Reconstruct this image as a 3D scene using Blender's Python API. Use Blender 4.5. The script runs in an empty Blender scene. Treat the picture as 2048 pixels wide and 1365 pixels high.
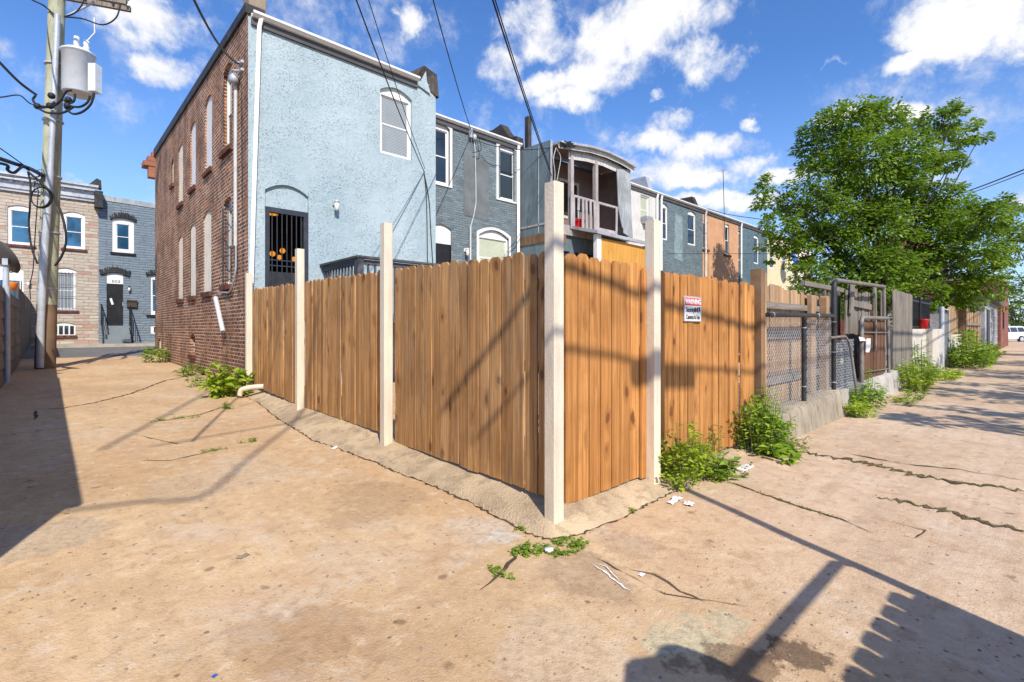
import bpy, math, random
from mathutils import Vector, Matrix, noise as mnoise
R = random.Random(11)
scene = bpy.context.scene
COL = scene.collection
# ---------------------------------------------------------------- frame of the place
# X runs along the right-hand alley, Y along the left-hand alley, origin at the fence corner post
F = 987.0; HY = 658.0
TH = math.radians(47.2)
FW = Vector((math.cos(TH), math.sin(TH), 0)); RT = Vector((math.sin(TH), -math.cos(TH), 0))
CAM = Vector((-2.706, -2.469, 1.387))
ELEV = math.radians(42); SUNH = Vector((.379, .925, 0)).normalized()
def ray(px, py): return FW + RT*((px-1024)/F) + Vector((0, 0, (HY-py)/F))
def P(px, py, x=None, y=None, z=None, d=None):
    """a measured point: photograph pixel seen on the plane x=, y=, z= or at depth d"""
    r = ray(px, py)
    if x is not None: t = (x-CAM.x)/r.x
    elif y is not None: t = (y-CAM.y)/r.y
    elif z is not None: t = (z-CAM.z)/r.z
    else: t = d
    return CAM + r*t
GK = [(-9,-.05),(0,-.045),(2.4,.06),(5,.12),(7.6,.18),(12,.24),(16,.3),(20,.42),(27,.62),(40,.7)]
def gz0(x, y):
    if y <= GK[0][0]: z = GK[0][1]
    elif y >= GK[-1][0]: z = GK[-1][1]
    else:
        for (a, za), (b, zb) in zip(GK, GK[1:]):
            if a <= y <= b:
                z = za+(zb-za)*(y-a)/(b-a); break
    return z
def gz(x, y):
    z = gz0(x, y)
    if -8 < x < 16 and -8 < y < 20:
        z += .018*mnoise.noise(Vector((x*.45, y*.45, 3.1))) + .006*mnoise.noise(Vector((x*1.7, y*1.7, 8)))
    return z
def G(px, py):
    """pixel -> point on the ground"""
    z = -.04
    for _ in range(12):
        p = P(px, py, z=z); z = gz(p.x, p.y)
    return p
# ---------------------------------------------------------------- objects
ORG = {}
def link(o): COL.objects.link(o); return o
def tag(o, label=None, cat=None, group=None, kind=None):
    if label: o['label'] = label
    if cat: o['category'] = cat
    if group: o['group'] = group
    if kind: o['kind'] = kind
    return o
def thing(name, label, cat, loc=(0, 0, 0), group=None):
    o = link(bpy.data.objects.new(name, None)); o.location = loc; o.empty_display_size = .2
    ORG[o.name] = Vector(loc)
    return tag(o, label, cat, group)
def setparent(o, parent):
    o.parent = parent
    o.matrix_parent_inverse = Matrix.Translation(-ORG.get(parent.name, Vector((0, 0, 0))))
def copy_tree(o, parent=None, delta=Vector((0, 0, 0))):
    c = link(o.copy())
    if parent is None:
        c.location = o.location + delta; ORG[c.name] = Vector(c.location)
    else: c.parent = parent
    for ch in list(o.children): copy_tree(ch, c)
    return c
def T(x, y, z): return Matrix.Translation((x, y, z))
def RZ(a): return Matrix.Rotation(a, 4, 'Z')
class MB:
    def __init__(s): s.V = []; s.Fc = []; s.U = []; s.Tn = []; s.S = []; s.MI = []
    def add(s, vs, fs, m=None, tint=None, smooth=False, uv=None, mi=0):
        k = len(s.V)
        vs = [Vector(v) for v in vs]
        if m is not None: vs = [m @ v for v in vs]
        s.V += vs
        if tint is None: tint = R.random()
        for f in fs:
            s.Fc.append([k+i for i in f]); s.Tn.append(tint); s.S.append(smooth); s.MI.append(mi)
            if uv is not None: s.U.append([uv[i] for i in f])
            else:
                p = [vs[i] for i in f]
                n = (p[1]-p[0]).cross(p[2]-p[0])
                if n.length < 1e-12: n = Vector((0, 0, 1))
                n.normalize()
                if abs(n.z) > .75: s.U.append([(q.x, q.y) for q in p])
                else:
                    t = Vector((-n.y, n.x, 0)).normalized()
                    s.U.append([(q.dot(t), q.z) for q in p])
        return s
    def box(s, c, d, m=None, tint=None, mi=0):
        x, y, z = [v/2 for v in d]; a, b, e = c
        vs = [(a+i*x, b+j*y, e+k*z) for k in (-1, 1) for j in (-1, 1) for i in (-1, 1)]
        fs = [(0,2,3,1),(4,5,7,6),(0,1,5,4),(2,6,7,3),(0,4,6,2),(1,3,7,5)]
        return s.add(vs, fs, m, tint, mi=mi)
    def bb(s, a, b, m=None, tint=None, mi=0):
        return s.box([(i+j)/2 for i, j in zip(a, b)], [abs(j-i) for i, j in zip(a, b)], m, tint, mi)
    def prism(s, poly, y0, y1, m=None, tint=None, mi=0):
        """poly in local (x,z), extruded along local y from y0 to y1 (counter-clockwise seen from -y)"""
        n = len(poly)
        vs = [(x, y0, z) for x, z in poly] + [(x, y1, z) for x, z in poly]
        fs = [tuple(range(n)), tuple(range(2*n-1, n-1, -1))] + [(i, i+n, (i+1) % n+n, (i+1) % n) for i in range(n)]
        return s.add(vs, fs, m, tint, mi=mi)
    def board(s, x0, x1, z0, z1, y, th=.018, ear=.022, m=None, tint=None, lean=0, sag=0, tw=0):
        """an upright fence board with clipped corners; grain runs along v"""
        w = x1-x0; o = R.random()*30; q = R.random()*40
        prof = [(x0, z0), (x1, z0+sag), (x1+lean, z1-ear), (x1-ear+lean, z1), (x0+ear+lean, z1), (x0+lean, z1-ear)]
        n = 6
        yy = lambda a: y+tw*(2*(a-x0)/w-1)
        vs = [(a, yy(a), b) for a, b in prof]+[(a, yy(a)+th, b) for a, b in prof]
        uv = [(o+(a-x0), q+b) for a, b in prof]*2
        fs = [tuple(range(n)), tuple(range(2*n-1, n-1, -1))]+[(i, i+n, (i+1) % n+n, (i+1) % n) for i in range(n)]
        return s.add(vs, fs, m, tint if tint is not None else R.random(), uv=uv)
    def tube(s, pts, r, n=8, tint=None, cap=True, m=None, mi=0, smooth=True):
        pts = [Vector(p) for p in pts]
        if m is not None: pts = [m @ p for p in pts]
        rs = r if isinstance(r, (list, tuple)) else [r]*len(pts)
        vs = []; prev = None
        for i, p in enumerate(pts):
            t = (pts[min(i+1, len(pts)-1)]-pts[max(i-1, 0)])
            if t.length < 1e-9: t = Vector((0, 0, 1))
            t.normalize()
            if prev is None:
                a = t.cross(Vector((0, 0, 1)))
                if a.length < .05: a = t.cross(Vector((1, 0, 0)))
            else: a = prev - t*prev.dot(t)
            a.normalize(); prev = a; b = t.cross(a)
            for j in range(n):
                g = 2*math.pi*j/n
                vs.append(p+(a*math.cos(g)+b*math.sin(g))*rs[i])
        fs = []
        for i in range(len(pts)-1):
            for j in range(n):
                j2 = (j+1) % n
                fs.append((i*n+j, i*n+j2, (i+1)*n+j2, (i+1)*n+j))
        s.add(vs, fs, None, tint, smooth=smooth, mi=mi)
        if cap:
            k = len(vs)
            s.add(vs[:n], [tuple(range(n-1, -1, -1))], None, tint, mi=mi)
            s.add(vs[k-n:], [tuple(range(n))], None, tint, mi=mi)
        return s
    def lathe(s, prof, c=(0, 0, 0), n=16, m=None, tint=None, mi=0):
        """prof: (r,z) from bottom to top, around local z"""
        vs = []
        for r, z in prof:
            for j in range(n):
                g = 2*math.pi*j/n; vs.append((c[0]+r*math.cos(g), c[1]+r*math.sin(g), c[2]+z))
        fs = []
        for i in range(len(prof)-1):
            for j in range(n):
                j2 = (j+1) % n; fs.append((i*n+j, i*n+j2, (i+1)*n+j2, (i+1)*n+j))
        fs.append(tuple(range(n-1, -1, -1))); k = (len(prof)-1)*n; fs.append(tuple(range(k, k+n)))
        return s.add(vs, fs, m, tint, smooth=True, mi=mi)
    def sheet(s, rows, m=None, tint=None, smooth=True):
        n = len(rows[0]); vs = [v for r in rows for v in r]
        fs = [(i*n+j, i*n+j+1, (i+1)*n+j+1, (i+1)*n+j) for i in range(len(rows)-1) for j in range(n-1)]
        return s.add(vs, fs, m, tint, smooth=smooth)
    def build(s, name, mats, parent=None, base=None, bevel=0):
        me = bpy.data.meshes.new(name)
        off = Vector((0, 0, 0))
        if parent is None and s.V:
            xs = [v.x for v in s.V]; ys = [v.y for v in s.V]; zs = [v.z for v in s.V]
            off = Vector(((min(xs)+max(xs))/2, (min(ys)+max(ys))/2, min(zs)))
            if base is not None: off = Vector(base)
        me.from_pydata([v-off for v in s.V], [], s.Fc)
        uv = me.uv_layers.new(name='UVMap'); at = me.attributes.new('tint', 'FLOAT', 'FACE')
        fl = [c for f in s.U for q in f for c in q]
        uv.data.foreach_set('uv', fl)
        at.data.foreach_set('value', s.Tn)
        me.polygons.foreach_set('use_smooth', s.S)
        me.polygons.foreach_set('material_index', s.MI)
        for mt in (mats if isinstance(mats, (list, tuple)) else [mats]): me.materials.append(mt)
        me.update()
        o = link(bpy.data.objects.new(name, me)); o.location = off
        if parent is None: ORG[o.name] = off
        else: setparent(o, parent)
        if bevel:
            b = o.modifiers.new('edge', 'BEVEL'); b.width = bevel; b.segments = 2; b.limit_method = 'ANGLE'
        return o
def text_mesh(txt, size, m, depth=.003, bold=0, xscale=1.0):
    """letters as a mesh; text lies in the local XZ plane facing -y"""
    cu = bpy.data.curves.new('t', 'FONT'); cu.body = txt; cu.size = size; cu.extrude = depth; cu.align_x = 'CENTER'; cu.align_y = 'CENTER'
    cu.offset = bold
    o = bpy.data.objects.new('t', cu); COL.objects.link(o)
    dg = bpy.context.evaluated_depsgraph_get(); dg.update()
    me = bpy.data.meshes.new_from_object(o.evaluated_get(dg))
    vs = [v.co.copy() for v in me.vertices]; fs = [tuple(p.vertices) for p in me.polygons]
    bpy.data.objects.remove(o); bpy.data.curves.remove(cu); bpy.data.meshes.remove(me)
    k = m @ Matrix.Rotation(math.pi/2, 4, 'X') @ Matrix.Diagonal((xscale, 1, 1, 1))
    return [k @ v for v in vs], fs
# ---------------------------------------------------------------- materials
class NT:
    def __init__(s, mt): s.t = mt.node_tree
    def n(s, typ, ins=None, **pr):
        nd = s.t.nodes.new('ShaderNode'+typ)
        for k, v in pr.items(): setattr(nd, k, v)
        for k, v in (ins or {}).items():
            sk = nd.inputs[k]
            if isinstance(v, bpy.types.NodeSocket): s.t.links.new(v, sk)
            elif isinstance(v, (tuple, list)) and len(v) == 3 and len(sk.default_value) == 4: sk.default_value = (*v, 1)
            else: sk.default_value = v
        return nd
    def mix(s, f, a, b, blend='MIX'):
        return s.n('Mix', {0: f, 6: a, 7: b}, data_type='RGBA', blend_type=blend).outputs[2]
    def math(s, op, a, b=0.0, c=0.0): return s.n('Math', {0: a, 1: b, 2: c}, operation=op).outputs[0]
    def ramp(s, f, stops, interp='LINEAR'):
        nd = s.n('ValToRGB', {'Fac': f}); cr = nd.color_ramp; cr.interpolation = interp
        while len(cr.elements) < len(stops): cr.elements.new(.5)
        for e, (p, c) in zip(cr.elements, stops):
            e.position = p; e.color = (*c, 1) if isinstance(c, (tuple, list)) else (c, c, c, 1)
        return nd.outputs[0]
    def rng(s, f, a, b, c=0.0, d=1.0): return s.n('MapRange', {0: f, 1: a, 2: b, 3: c, 4: d}, interpolation_type='SMOOTHSTEP').outputs[0]
    def uv(s): return s.n('TexCoord').outputs['UV']
    def obj(s): return s.n('TexCoord').outputs['Object']
    def pos(s): return s.n('NewGeometry').outputs['Position']
    def scale(s, v, sc): return s.n('Mapping', {'Vector': v, 'Scale': sc}).outputs[0]
    def noise(s, v, sc, det=3.0, rough=.55, dist=0.0, out=0): return s.n('TexNoise', {'Vector': v, 'Scale': sc, 'Detail': det, 'Roughness': rough, 'Distortion': dist}).outputs[out]
    def vor(s, v, sc, feature='F1', out='Distance', rnd=1.0): return s.n('TexVoronoi', {'Vector': v, 'Scale': sc, 'Randomness': rnd}, feature=feature).outputs[out]
    def tint(s): return s.n('Attribute', attribute_name='tint', attribute_type='GEOMETRY').outputs['Fac']
    def bump(s, h, dist, strength=1.0, nrm=None):
        i = {'Height': h, 'Distance': dist, 'Strength': strength}
        if nrm is not None: i['Normal'] = nrm
        return s.n('Bump', i).outputs[0]
def newmat(name):
    mt = bpy.data.materials.new(name); mt.use_nodes = True
    mt.node_tree.nodes.clear(); return mt, NT(mt)
def finish(nt, col, rough=.8, nrm=None, spec=.3, metal=0.0, **extra):
    i = {'Base Color': col, 'Roughness': rough, 'Specular IOR Level': spec, 'Metallic': metal}
    if nrm is not None: i['Normal'] = nrm
    i.update(extra)
    b = nt.n('BsdfPrincipled', i)
    nt.n('OutputMaterial', {'Surface': b.outputs[0]})
def hexlin(h):
    c = [int(h[i:i+2], 16)/255 for i in (0, 2, 4)]
    return tuple(v/12.92 if v <= .04045 else ((v+.055)/1.055)**2.4 for v in c)
def sc(c, k): return tuple(min(1, v*k) for v in c)
def plain(name, col, rough=.7, var=.18, bump=.002, metal=0.0, spec=.3, dirt=.25, scale=6.0, dirtcol=(.12,.1,.08), streak=False):
    mt, n = newmat(name); v = n.pos()
    big = n.noise(v, scale*.25, 4); fine = n.noise(v, scale*9, 3)
    c = n.mix(n.rng(big, .3, .7), sc(col, 1-var), sc(col, 1+var*.6))
    c = n.mix(n.math('MULTIPLY', n.rng(n.tint(), 0, 1), .12), c, sc(col, .7))
    dv = n.scale(v, (4, 4, .5)) if streak else v
    dm = n.rng(n.noise(dv, scale*.9, 6, .68), .47, .66, 0, dirt)
    c = n.mix(dm, c, dirtcol)
    finish(n, c, rough, n.bump(fine, bump) if bump else None, spec, metal)
    return mt
def wood(name, light, dark, knotc, grey=0.0, greyc=(.33,.3,.27), rough=.75, knots=1.0, wear=.3):
    mt, n = newmat(name); uv = n.uv(); t = n.tint()
    wv = n.n('VectorMath', {0: uv, 1: n.n('Mapping', {'Vector': n.noise(uv, 5, 2, .5, 0, 1), 'Scale': (.06, .16, 0)}).outputs[0]}, operation='ADD').outputs[0]
    vk = n.n('TexVoronoi', {'Vector': n.scale(wv, (7.5, 3.6, 1)), 'Scale': 1.0, 'Randomness': .9})
    k = vk.outputs['Distance']; pick = n.rng(n.n('SeparateColor', {0: vk.outputs['Color']}).outputs[0], .52, .58)
    bend = n.math('MULTIPLY', n.math('MULTIPLY', n.rng(k, .5, .05), pick), .035*knots)
    gv = n.n('VectorMath', {0: uv, 1: n.n('CombineXYZ', {0: bend, 1: 0.0, 2: 0.0}).outputs[0]}, operation='ADD').outputs[0]
    g = n.noise(n.scale(gv, (30, .9, 1)), 1, 5, .62, .7)
    fine = n.noise(n.scale(gv, (170, 2.6, 1)), 1, 3, .6)
    c = n.mix(n.rng(g, .33, .66), dark, light)
    c = n.mix(n.math('MULTIPLY', n.rng(fine, .42, .68), .5), c, sc(dark, .72))
    lo = n.noise(n.scale(uv, (4, .7, 1)), 1, 3, .5)
    c = n.mix(n.rng(lo, .35, .7, 0, .5), c, sc(dark, 1.05))
    c = n.mix(n.rng(t, 0, 1, 0, .75), c, n.mix(1, c, n.mix(n.rng(t, .25, 1), (.52, .48, .42), (1.28, 1.27, 1.25)), 'MULTIPLY'))
    halo = n.math('MULTIPLY', n.rng(k, .5, .2, 0, .6*knots), pick)
    c = n.mix(halo, c, sc(dark, .75))
    kn = n.math('MULTIPLY', n.rng(k, .23, .13, 0, knots), pick)
    c = n.mix(kn, c, knotc)
    if grey > 0:
        gm = n.rng(n.noise(n.scale(uv, (7, .8, 1)), 1, 5, .62), .42-grey*.3, .72-grey*.3, 0, min(1, grey+.2))
        c = n.mix(gm, c, n.mix(n.rng(g, .33, .66), sc(greyc, .5), greyc))
    if wear:
        w = n.rng(n.noise(n.pos(), 1.7, 5, .62), .45, .66, 0, wear)
        c = n.mix(w, c, sc(dark, .5))
    h = n.math('ADD', n.math('MULTIPLY', g, .6), n.math('SUBTRACT', n.math('MULTIPLY', fine, .4), n.math('MULTIPLY', kn, .5)))
    finish(n, c, rough, n.bump(h, .006, .9), .25)
    return mt
def brick(name, c1, c2, mort, bw=.21, bh=.068, mw=.012, dirt=None, bumpd=.012, soft=.1, patch=None, mottle=.5, third=None):
    mt, n = newmat(name); uv = n.uv()
    wob = n.n('VectorMath', {0: uv, 1: n.n('Mapping', {'Vector': n.noise(uv, 3.5, 4, .6, 0, 1), 'Scale': (.035, .03, 0)}).outputs[0]}, operation='ADD').outputs[0]
    b = n.n('TexBrick', {'Vector': wob, 'Color1': (0,0,0), 'Color2': (1,1,1), 'Mortar': (.5,.5,.5), 'Scale': 1.0, 'Mortar Size': mw/2, 'Mortar Smooth': soft, 'Bias': 0.0, 'Brick Width': bw, 'Row Height': bh})
    st = [(0, sc(c2, .75)), (.35, c2), (.75, c1), (1, third or sc(c1, 1.2))]
    c = n.ramp(b.outputs['Color'], st)
    lg = n.noise(uv, .7, 6, .65)
    c = n.mix(n.rng(lg, .36, .62, 0, mottle), c, n.mix(1, c, (.5, .44, .42), 'MULTIPLY'))
    sp = n.noise(uv, 34, 4, .65)
    c = n.mix(n.rng(sp, .42, .7, 0, .5), c, sc(c2, .6))
    mc_ = n.mix(n.rng(n.noise(uv, 1.1, 5, .65), .4, .62), mort, sc(mort, .5))
    c = n.mix(n.math('MULTIPLY', b.outputs['Fac'], n.rng(n.noise(uv, 5, 4, .6), .25, .45, .35, 1)), c, mc_)
    if dirt:
        c = n.mix(n.rng(n.noise(n.scale(uv, (1.3, .4, 1)), 1.3, 6, .68), .46, .64, 0, .45), c, dirt)
        c = n.mix(n.rng(n.noise(n.scale(uv, (1, .8, 1)), 1.1, 6, .7), .58, .68, 0, .5), c, sc(mort, .75))
    if patch:
        c = n.mix(n.rng(n.noise(uv, 1.1, 6, .68), .55, .62, 0, .3), c, patch)
    h = n.math('ADD', n.math('MULTIPLY', b.outputs['Fac'], -1), n.math('MULTIPLY', sp, .5))
    finish(n, c, .85, n.bump(h, bumpd, 1), .2)
    return mt
def glassmat(name, col=(.02,.03,.04), rough=.03):
    mt, n = newmat(name); v = n.pos()
    c = n.mix(n.rng(n.noise(v, .9, 2), .35, .65), sc(col, .6), sc(col, 1.6))
    finish(n, c, rough, n.bump(n.noise(v, 1.3, 2), .01, .3), .8)
    return mt
def leafmat(name, c1, c2, c3):
    mt, n = newmat(name); t = n.tint()
    c = n.ramp(t, [(0, c1), (.55, c2), (1, c3)])
    c = n.mix(n.rng(n.noise(n.pos(), 1.3, 3), .35, .7, 0, .35), c, sc(c1, .7))
    d = n.n('BsdfPrincipled', {'Base Color': c, 'Roughness': .42, 'Specular IOR Level': .45})
    tr = n.n('BsdfTranslucent', {'Color': n.mix(.4, c, (.3, .42, .03), 'MIX')})
    m = n.n('MixShader', {0: .42, 1: d.outputs[0], 2: tr.outputs[0]})
    n.n('OutputMaterial', {'Surface': m.outputs[0]})
    return mt
M = {}
M['fence'] = wood('fence_pine', (.64,.31,.1), (.36,.15,.04), (.17,.06,.02), knots=.95, wear=.3)
M['fence_left'] = wood('fence_pine_weathered', (.66,.37,.145), (.34,.165,.056), (.15,.06,.022), knots=1, wear=.35, grey=.16, greyc=(.42,.3,.19))
M['oldwood'] = wood('old_grey_timber', (.31,.25,.19), (.16,.12,.09), (.07,.05,.04), grey=.75, greyc=(.29,.255,.215), knots=.5, wear=.35)
M['oldtan'] = wood('old_tan_timber', (.56,.37,.2), (.36,.2,.095), (.1,.05,.025), grey=.22, greyc=(.4,.35,.28), knots=.6, wear=.35)
M['darkwood'] = wood('dark_grey_timber', (.15,.125,.105), (.08,.062,.05), (.03,.02,.02), grey=.5, greyc=(.19,.17,.15), knots=.3, wear=.3)
M['brownpost'] = wood('brown_post_timber', (.31,.18,.085), (.17,.09,.045), (.06,.03,.015), grey=.3, greyc=(.28,.22,.17), knots=.5, wear=.4)
M['deckwood'] = plain('grey_deck_paint', (.085,.085,.09), .6, .2, .003)
M['ply'] = wood('plywood', (.74,.4,.1), (.55,.26,.05), (.3,.13,.03), knots=.4, wear=.12)
M['ply'].node_tree.nodes
M['creampost'] = plain('cream_post_paint', (.72,.62,.485), .5, .1, .003, dirt=.35, scale=5, dirtcol=(.45,.36,.27), streak=True)
M['white'] = plain('white_paint', (.76,.75,.72), .45, .06, .001, dirt=.16, scale=4, dirtcol=(.4,.37,.33), streak=True)
M['whiteold'] = plain('weathered_white_paint', (.6,.58,.55), .6, .15, .004, dirt=.6, scale=7, dirtcol=(.2,.17,.15), streak=True)
M['creamfill'] = plain('cream_render_infill', (.82,.74,.6), .8, .08, .004, dirt=.15)
M['brick'] = brick('old_red_brick', (.39,.16,.072), (.23,.095,.052), (.7,.54,.4), bw=.215, bh=.078, mw=.024, dirt=(.06,.045,.042), bumpd=.016, third=(.5,.2,.11))
M['sillbrick'] = brick('sill_brick', (.2,.075,.05), (.13,.05,.038), (.18,.12,.09), bw=.11, bh=.2)
M['redbrick'] = brick('far_red_brick', (.35,.11,.08), (.27,.085,.065), (.4,.3,.25))
M['greybrick'] = brick('grey_painted_brick', (.185,.23,.25), (.172,.215,.235), (.145,.182,.2), bumpd=.009, mw=.014, mottle=.15, patch=(.2,.235,.25))
M['bluebrick'] = brick('slate_blue_painted_brick', (.18,.235,.26), (.167,.218,.243), (.14,.185,.205), bumpd=.009, mw=.014, mottle=.15)
M['navybrick'] = brick('deep_blue_painted_brick', (.14,.21,.245), (.13,.195,.23), (.11,.165,.195), bumpd=.009, mw=.014, mottle=.15)
M['orange'] = plain('orange_painted_render', (.6,.33,.18), .8, .12, .006, dirt=.2, streak=True)
M['creamwall'] = plain('cream_painted_render', (.68,.60,.38), .8, .08, .005, dirt=.12, streak=True)
M['whitewall'] = plain('off_white_render', (.62,.6,.57), .8, .1, .005, dirt=.25, streak=True)
M['greyrender'] = plain('grey_cement_render', (.15,.17,.175), .85, .2, .006, dirt=.35)
M['bluepanel'] = plain('faded_blue_sheet_metal', (.2,.255,.285), .45, .3, .004, metal=.25, dirt=.45, streak=True, scale=3, dirtcol=(.07,.085,.1))
M['greypanel'] = plain('weathered_grey_panel', (.36,.385,.395), .7, .3, .004, dirt=.5, streak=True)
M['porchbrown'] = plain('brown_porch_paint', (.22,.16,.14), .8, .15, .003, dirt=.3)
M['mauve'] = plain('faded_mauve_timber', (.42,.37,.36), .75, .2, .004, dirt=.5, streak=True, scale=9, dirtcol=(.12,.1,.09))
M['tar'] = plain('black_tar', (.028,.027,.027), .55, .3, .006, dirt=.4, dirtcol=(.09,.08,.075))
M['tarbrown'] = plain('tarred_chimney_wrap', (.05,.04,.033), .6, .4, .01, dirt=.5, dirtcol=(.14,.11,.09), streak=True)
M['roof'] = plain('grey_roofing', (.11,.11,.115), .8, .2, .004)
M['silver'] = plain('silver_roof_coating', (.5,.5,.52), .4, .15, .004, metal=.3, dirt=.35)
M['stone'] = plain('weathered_stone', (.31,.245,.18), .85, .2, .01, dirt=.4)
M['pipe'] = plain('rusty_grey_pipe', (.22,.195,.175), .55, .25, .002, metal=.1, dirt=.5, scale=11, dirtcol=(.13,.075,.045))
M['crackdirt'] = plain('joint_dirt', (.17,.115,.065), .95, .5, .01, dirt=.7, dirtcol=(.07,.05,.03), scale=22)
M['galv'] = plain('galvanised_steel', (.47,.5,.54), .45, .12, .0, metal=.2, dirt=.25)
M['pvc'] = plain('pale_grey_conduit', (.55,.56,.56), .5, .08, 0, dirt=.2)
M['xfmr'] = plain('pale_grey_tank_paint', (.66,.7,.74), .4, .06, 0, dirt=.12)
M['black'] = plain('black_paint', (.018,.018,.02), .45, .2, 0, dirt=.15, dirtcol=(.08,.06,.05))
M['blackpipe'] = plain('black_pipe', (.03,.032,.035), .5, .2, .001, dirt=.3, dirtcol=(.09,.08,.07))
M['iron'] = plain('dark_iron_bars', (.035,.042,.055), .5, .15, 0)
M['cable'] = plain('black_cable', (.02,.02,.022), .6, .1, 0, dirt=0)
M['greycable'] = plain('grey_cable', (.16,.17,.18), .6, .1, 0, dirt=0)
M['cedar'] = plain('brown_cornice', (.33,.13,.075), .6, .12, .003)
M['redpaint'] = plain('red_plastic', (.6,.02,.02), .4, .05, 0, dirt=.05)
M['signred'] = plain('red_sign_print', (.62,.015,.022), .4, .03, 0, dirt=.03)
M['signblack'] = plain('black_sign_print', (.02,.02,.025), .4, .05, 0, dirt=0)
M['orangeplastic'] = plain('orange_plastic', (.75,.2,.02), .4, .05, 0, dirt=.1)
M['blueplastic'] = plain('blue_plastic', (.02,.12,.5), .4, .08, 0, dirt=.1)
M['paper'] = plain('white_paper', (.8,.8,.78), .7, .05, .001, dirt=.05)
M['concrete'] = plain('cast_concrete', (.37,.31,.23), .9, .25, .012, dirt=.85, scale=5, dirtcol=(.17,.14,.1), streak=True)
M['concwhite'] = plain('pale_concrete', (.6,.55,.47), .9, .12, .006, dirt=.4, scale=5, dirtcol=(.28,.24,.19), streak=True)
M['concgrey'] = plain('grey_concrete_block', (.44,.41,.365), .9, .15, .006, dirt=.35)
M['apron'] = plain('cement_apron', (.52,.395,.25), .92, .25, .016, dirt=.6, scale=7, dirtcol=(.25,.18,.12))
M['sidewalk'] = plain('street_sidewalk', (.42,.37,.31), .9, .12, .005, dirt=.3)
M['asphalt'] = plain('street_asphalt', (.16,.155,.155), .9, .15, .006, dirt=.2)
M['dirt'] = plain('crack_dirt', (.10,.072,.045), .95, .5, .008, dirt=.5, dirtcol=(.045,.035,.025), scale=14)
M['soil'] = plain('dry_soil', (.25,.18,.11), .95, .4, .01, dirt=.5, scale=9)
M['chalk'] = plain('white_spray_paint', (.75,.73,.7), .8, .1, 0, dirt=.3, scale=14, dirtcol=(.45,.33,.2))
M['lichen'] = plain('pale_green_paint_stain', (.5,.46,.3), .9, .15, 0, dirt=.5, scale=12, dirtcol=(.44,.33,.21))
M['rust'] = wood('rusty_brushwood_screen', (.24,.13,.075), (.12,.06,.035), (.05,.03,.02), knots=.2, wear=.5)
M['rubber'] = plain('tyre_rubber', (.02,.02,.02), .8, .1, 0)
M['carwhite'] = plain('white_car_paint', (.75,.75,.76), .2, .03, 0, spec=.6, dirt=.05)
M['tail'] = plain('red_tail_lamp', (.5,.02,.01), .2, .05, 0)
M['glass'] = glassmat('dark_glass')
M['glassblue'] = glassmat('blue_reflecting_glass', (.025,.09,.17), .02)
M['blind'] = plain('grey_blind', (.3,.33,.35), .6, .05, 0, dirt=.1)
M['blindgreen'] = plain('pale_green_blind', (.5,.53,.4), .6, .05, 0, dirt=.1)
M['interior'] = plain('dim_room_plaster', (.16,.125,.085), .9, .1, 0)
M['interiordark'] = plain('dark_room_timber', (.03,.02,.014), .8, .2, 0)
M['bark'] = plain('tree_bark', (.06,.047,.036), .9, .3, .02, scale=9, streak=True)
M['polewood'] = plain('pole_timber', (.4,.4,.28), .85, .2, .006, dirt=.5, scale=6, dirtcol=(.15,.15,.08), streak=True)
M['polebrown'] = plain('creosoted_pole_foot', (.2,.13,.08), .85, .3, .006, streak=True)
M['leaf'] = leafmat('maple_leaf', (.075,.16,.016), (.18,.315,.024), (.4,.52,.048))
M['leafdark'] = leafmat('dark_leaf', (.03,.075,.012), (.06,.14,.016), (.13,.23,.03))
M['weed'] = leafmat('weed_leaf', (.13,.25,.02), (.27,.44,.035), (.46,.6,.07))
M['weedbright'] = leafmat('lime_weed_leaf', (.24,.38,.02), (.44,.58,.035), (.6,.68,.07))
M['weeddry'] = leafmat('dry_weed_leaf', (.12,.12,.03), (.24,.2,.06), (.32,.24,.09))
M['stem'] = plain('green_stem', (.16,.2,.05), .7, .2, 0)
# stucco: trowelled swirls with sharp ridges
def stucco():
    mt, n = newmat('light_blue_stucco'); uv = n.uv()
    w = n.n('VectorMath', {0: uv, 1: n.n('Mapping', {'Vector': n.noise(uv, 5, 3, .6, 0, 1), 'Scale': (.05, .05, 0)}).outputs[0]}, operation='ADD').outputs[0]
    a = n.noise(n.scale(w, (26, 30, 1)), 1, 7, .78, .5)
    b = n.noise(n.scale(uv, (9, 7, 1)), 1, 5, .7)
    ridge = n.math('SUBTRACT', 1, n.math('ABSOLUTE', n.math('SUBTRACT', n.math('MULTIPLY', a, 2), 1)))
    pit = n.math('MULTIPLY', n.rng(a, .34, .46), n.rng(n.noise(uv, 1.6, 4, .65), .38, .62, .25, 1))
    h = n.math('ADD', n.math('ADD', n.math('MULTIPLY', ridge, .35), n.math('MULTIPLY', pit, .75)), n.math('MULTIPLY', b, .35))
    big = n.noise(n.scale(uv, (.7, .4, 1)), 1, 4, .6)
    c = n.mix(n.rng(big, .3, .7), (.33,.42,.455), (.425,.51,.54))
    c = n.mix(n.rng(n.noise(uv, 7, 4, .6), .45, .7, 0, .3), c, (.45,.53,.54))
    c = n.mix(n.rng(n.noise(n.scale(uv, (2.2, .22, 1)), 1, 5, .6), .55, .8, 0, .35), c, (.3,.38,.4))
    c = n.mix(n.rng(n.math('MULTIPLY', n.rng(a, .40, .33), n.rng(b, .4, .6)), .2, .9, 0, .04), c, (.2,.25,.27))
    finish(n, c, .85, n.bump(h, .013, 1), .2)
    return mt
M['stucco'] = stucco()
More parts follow.
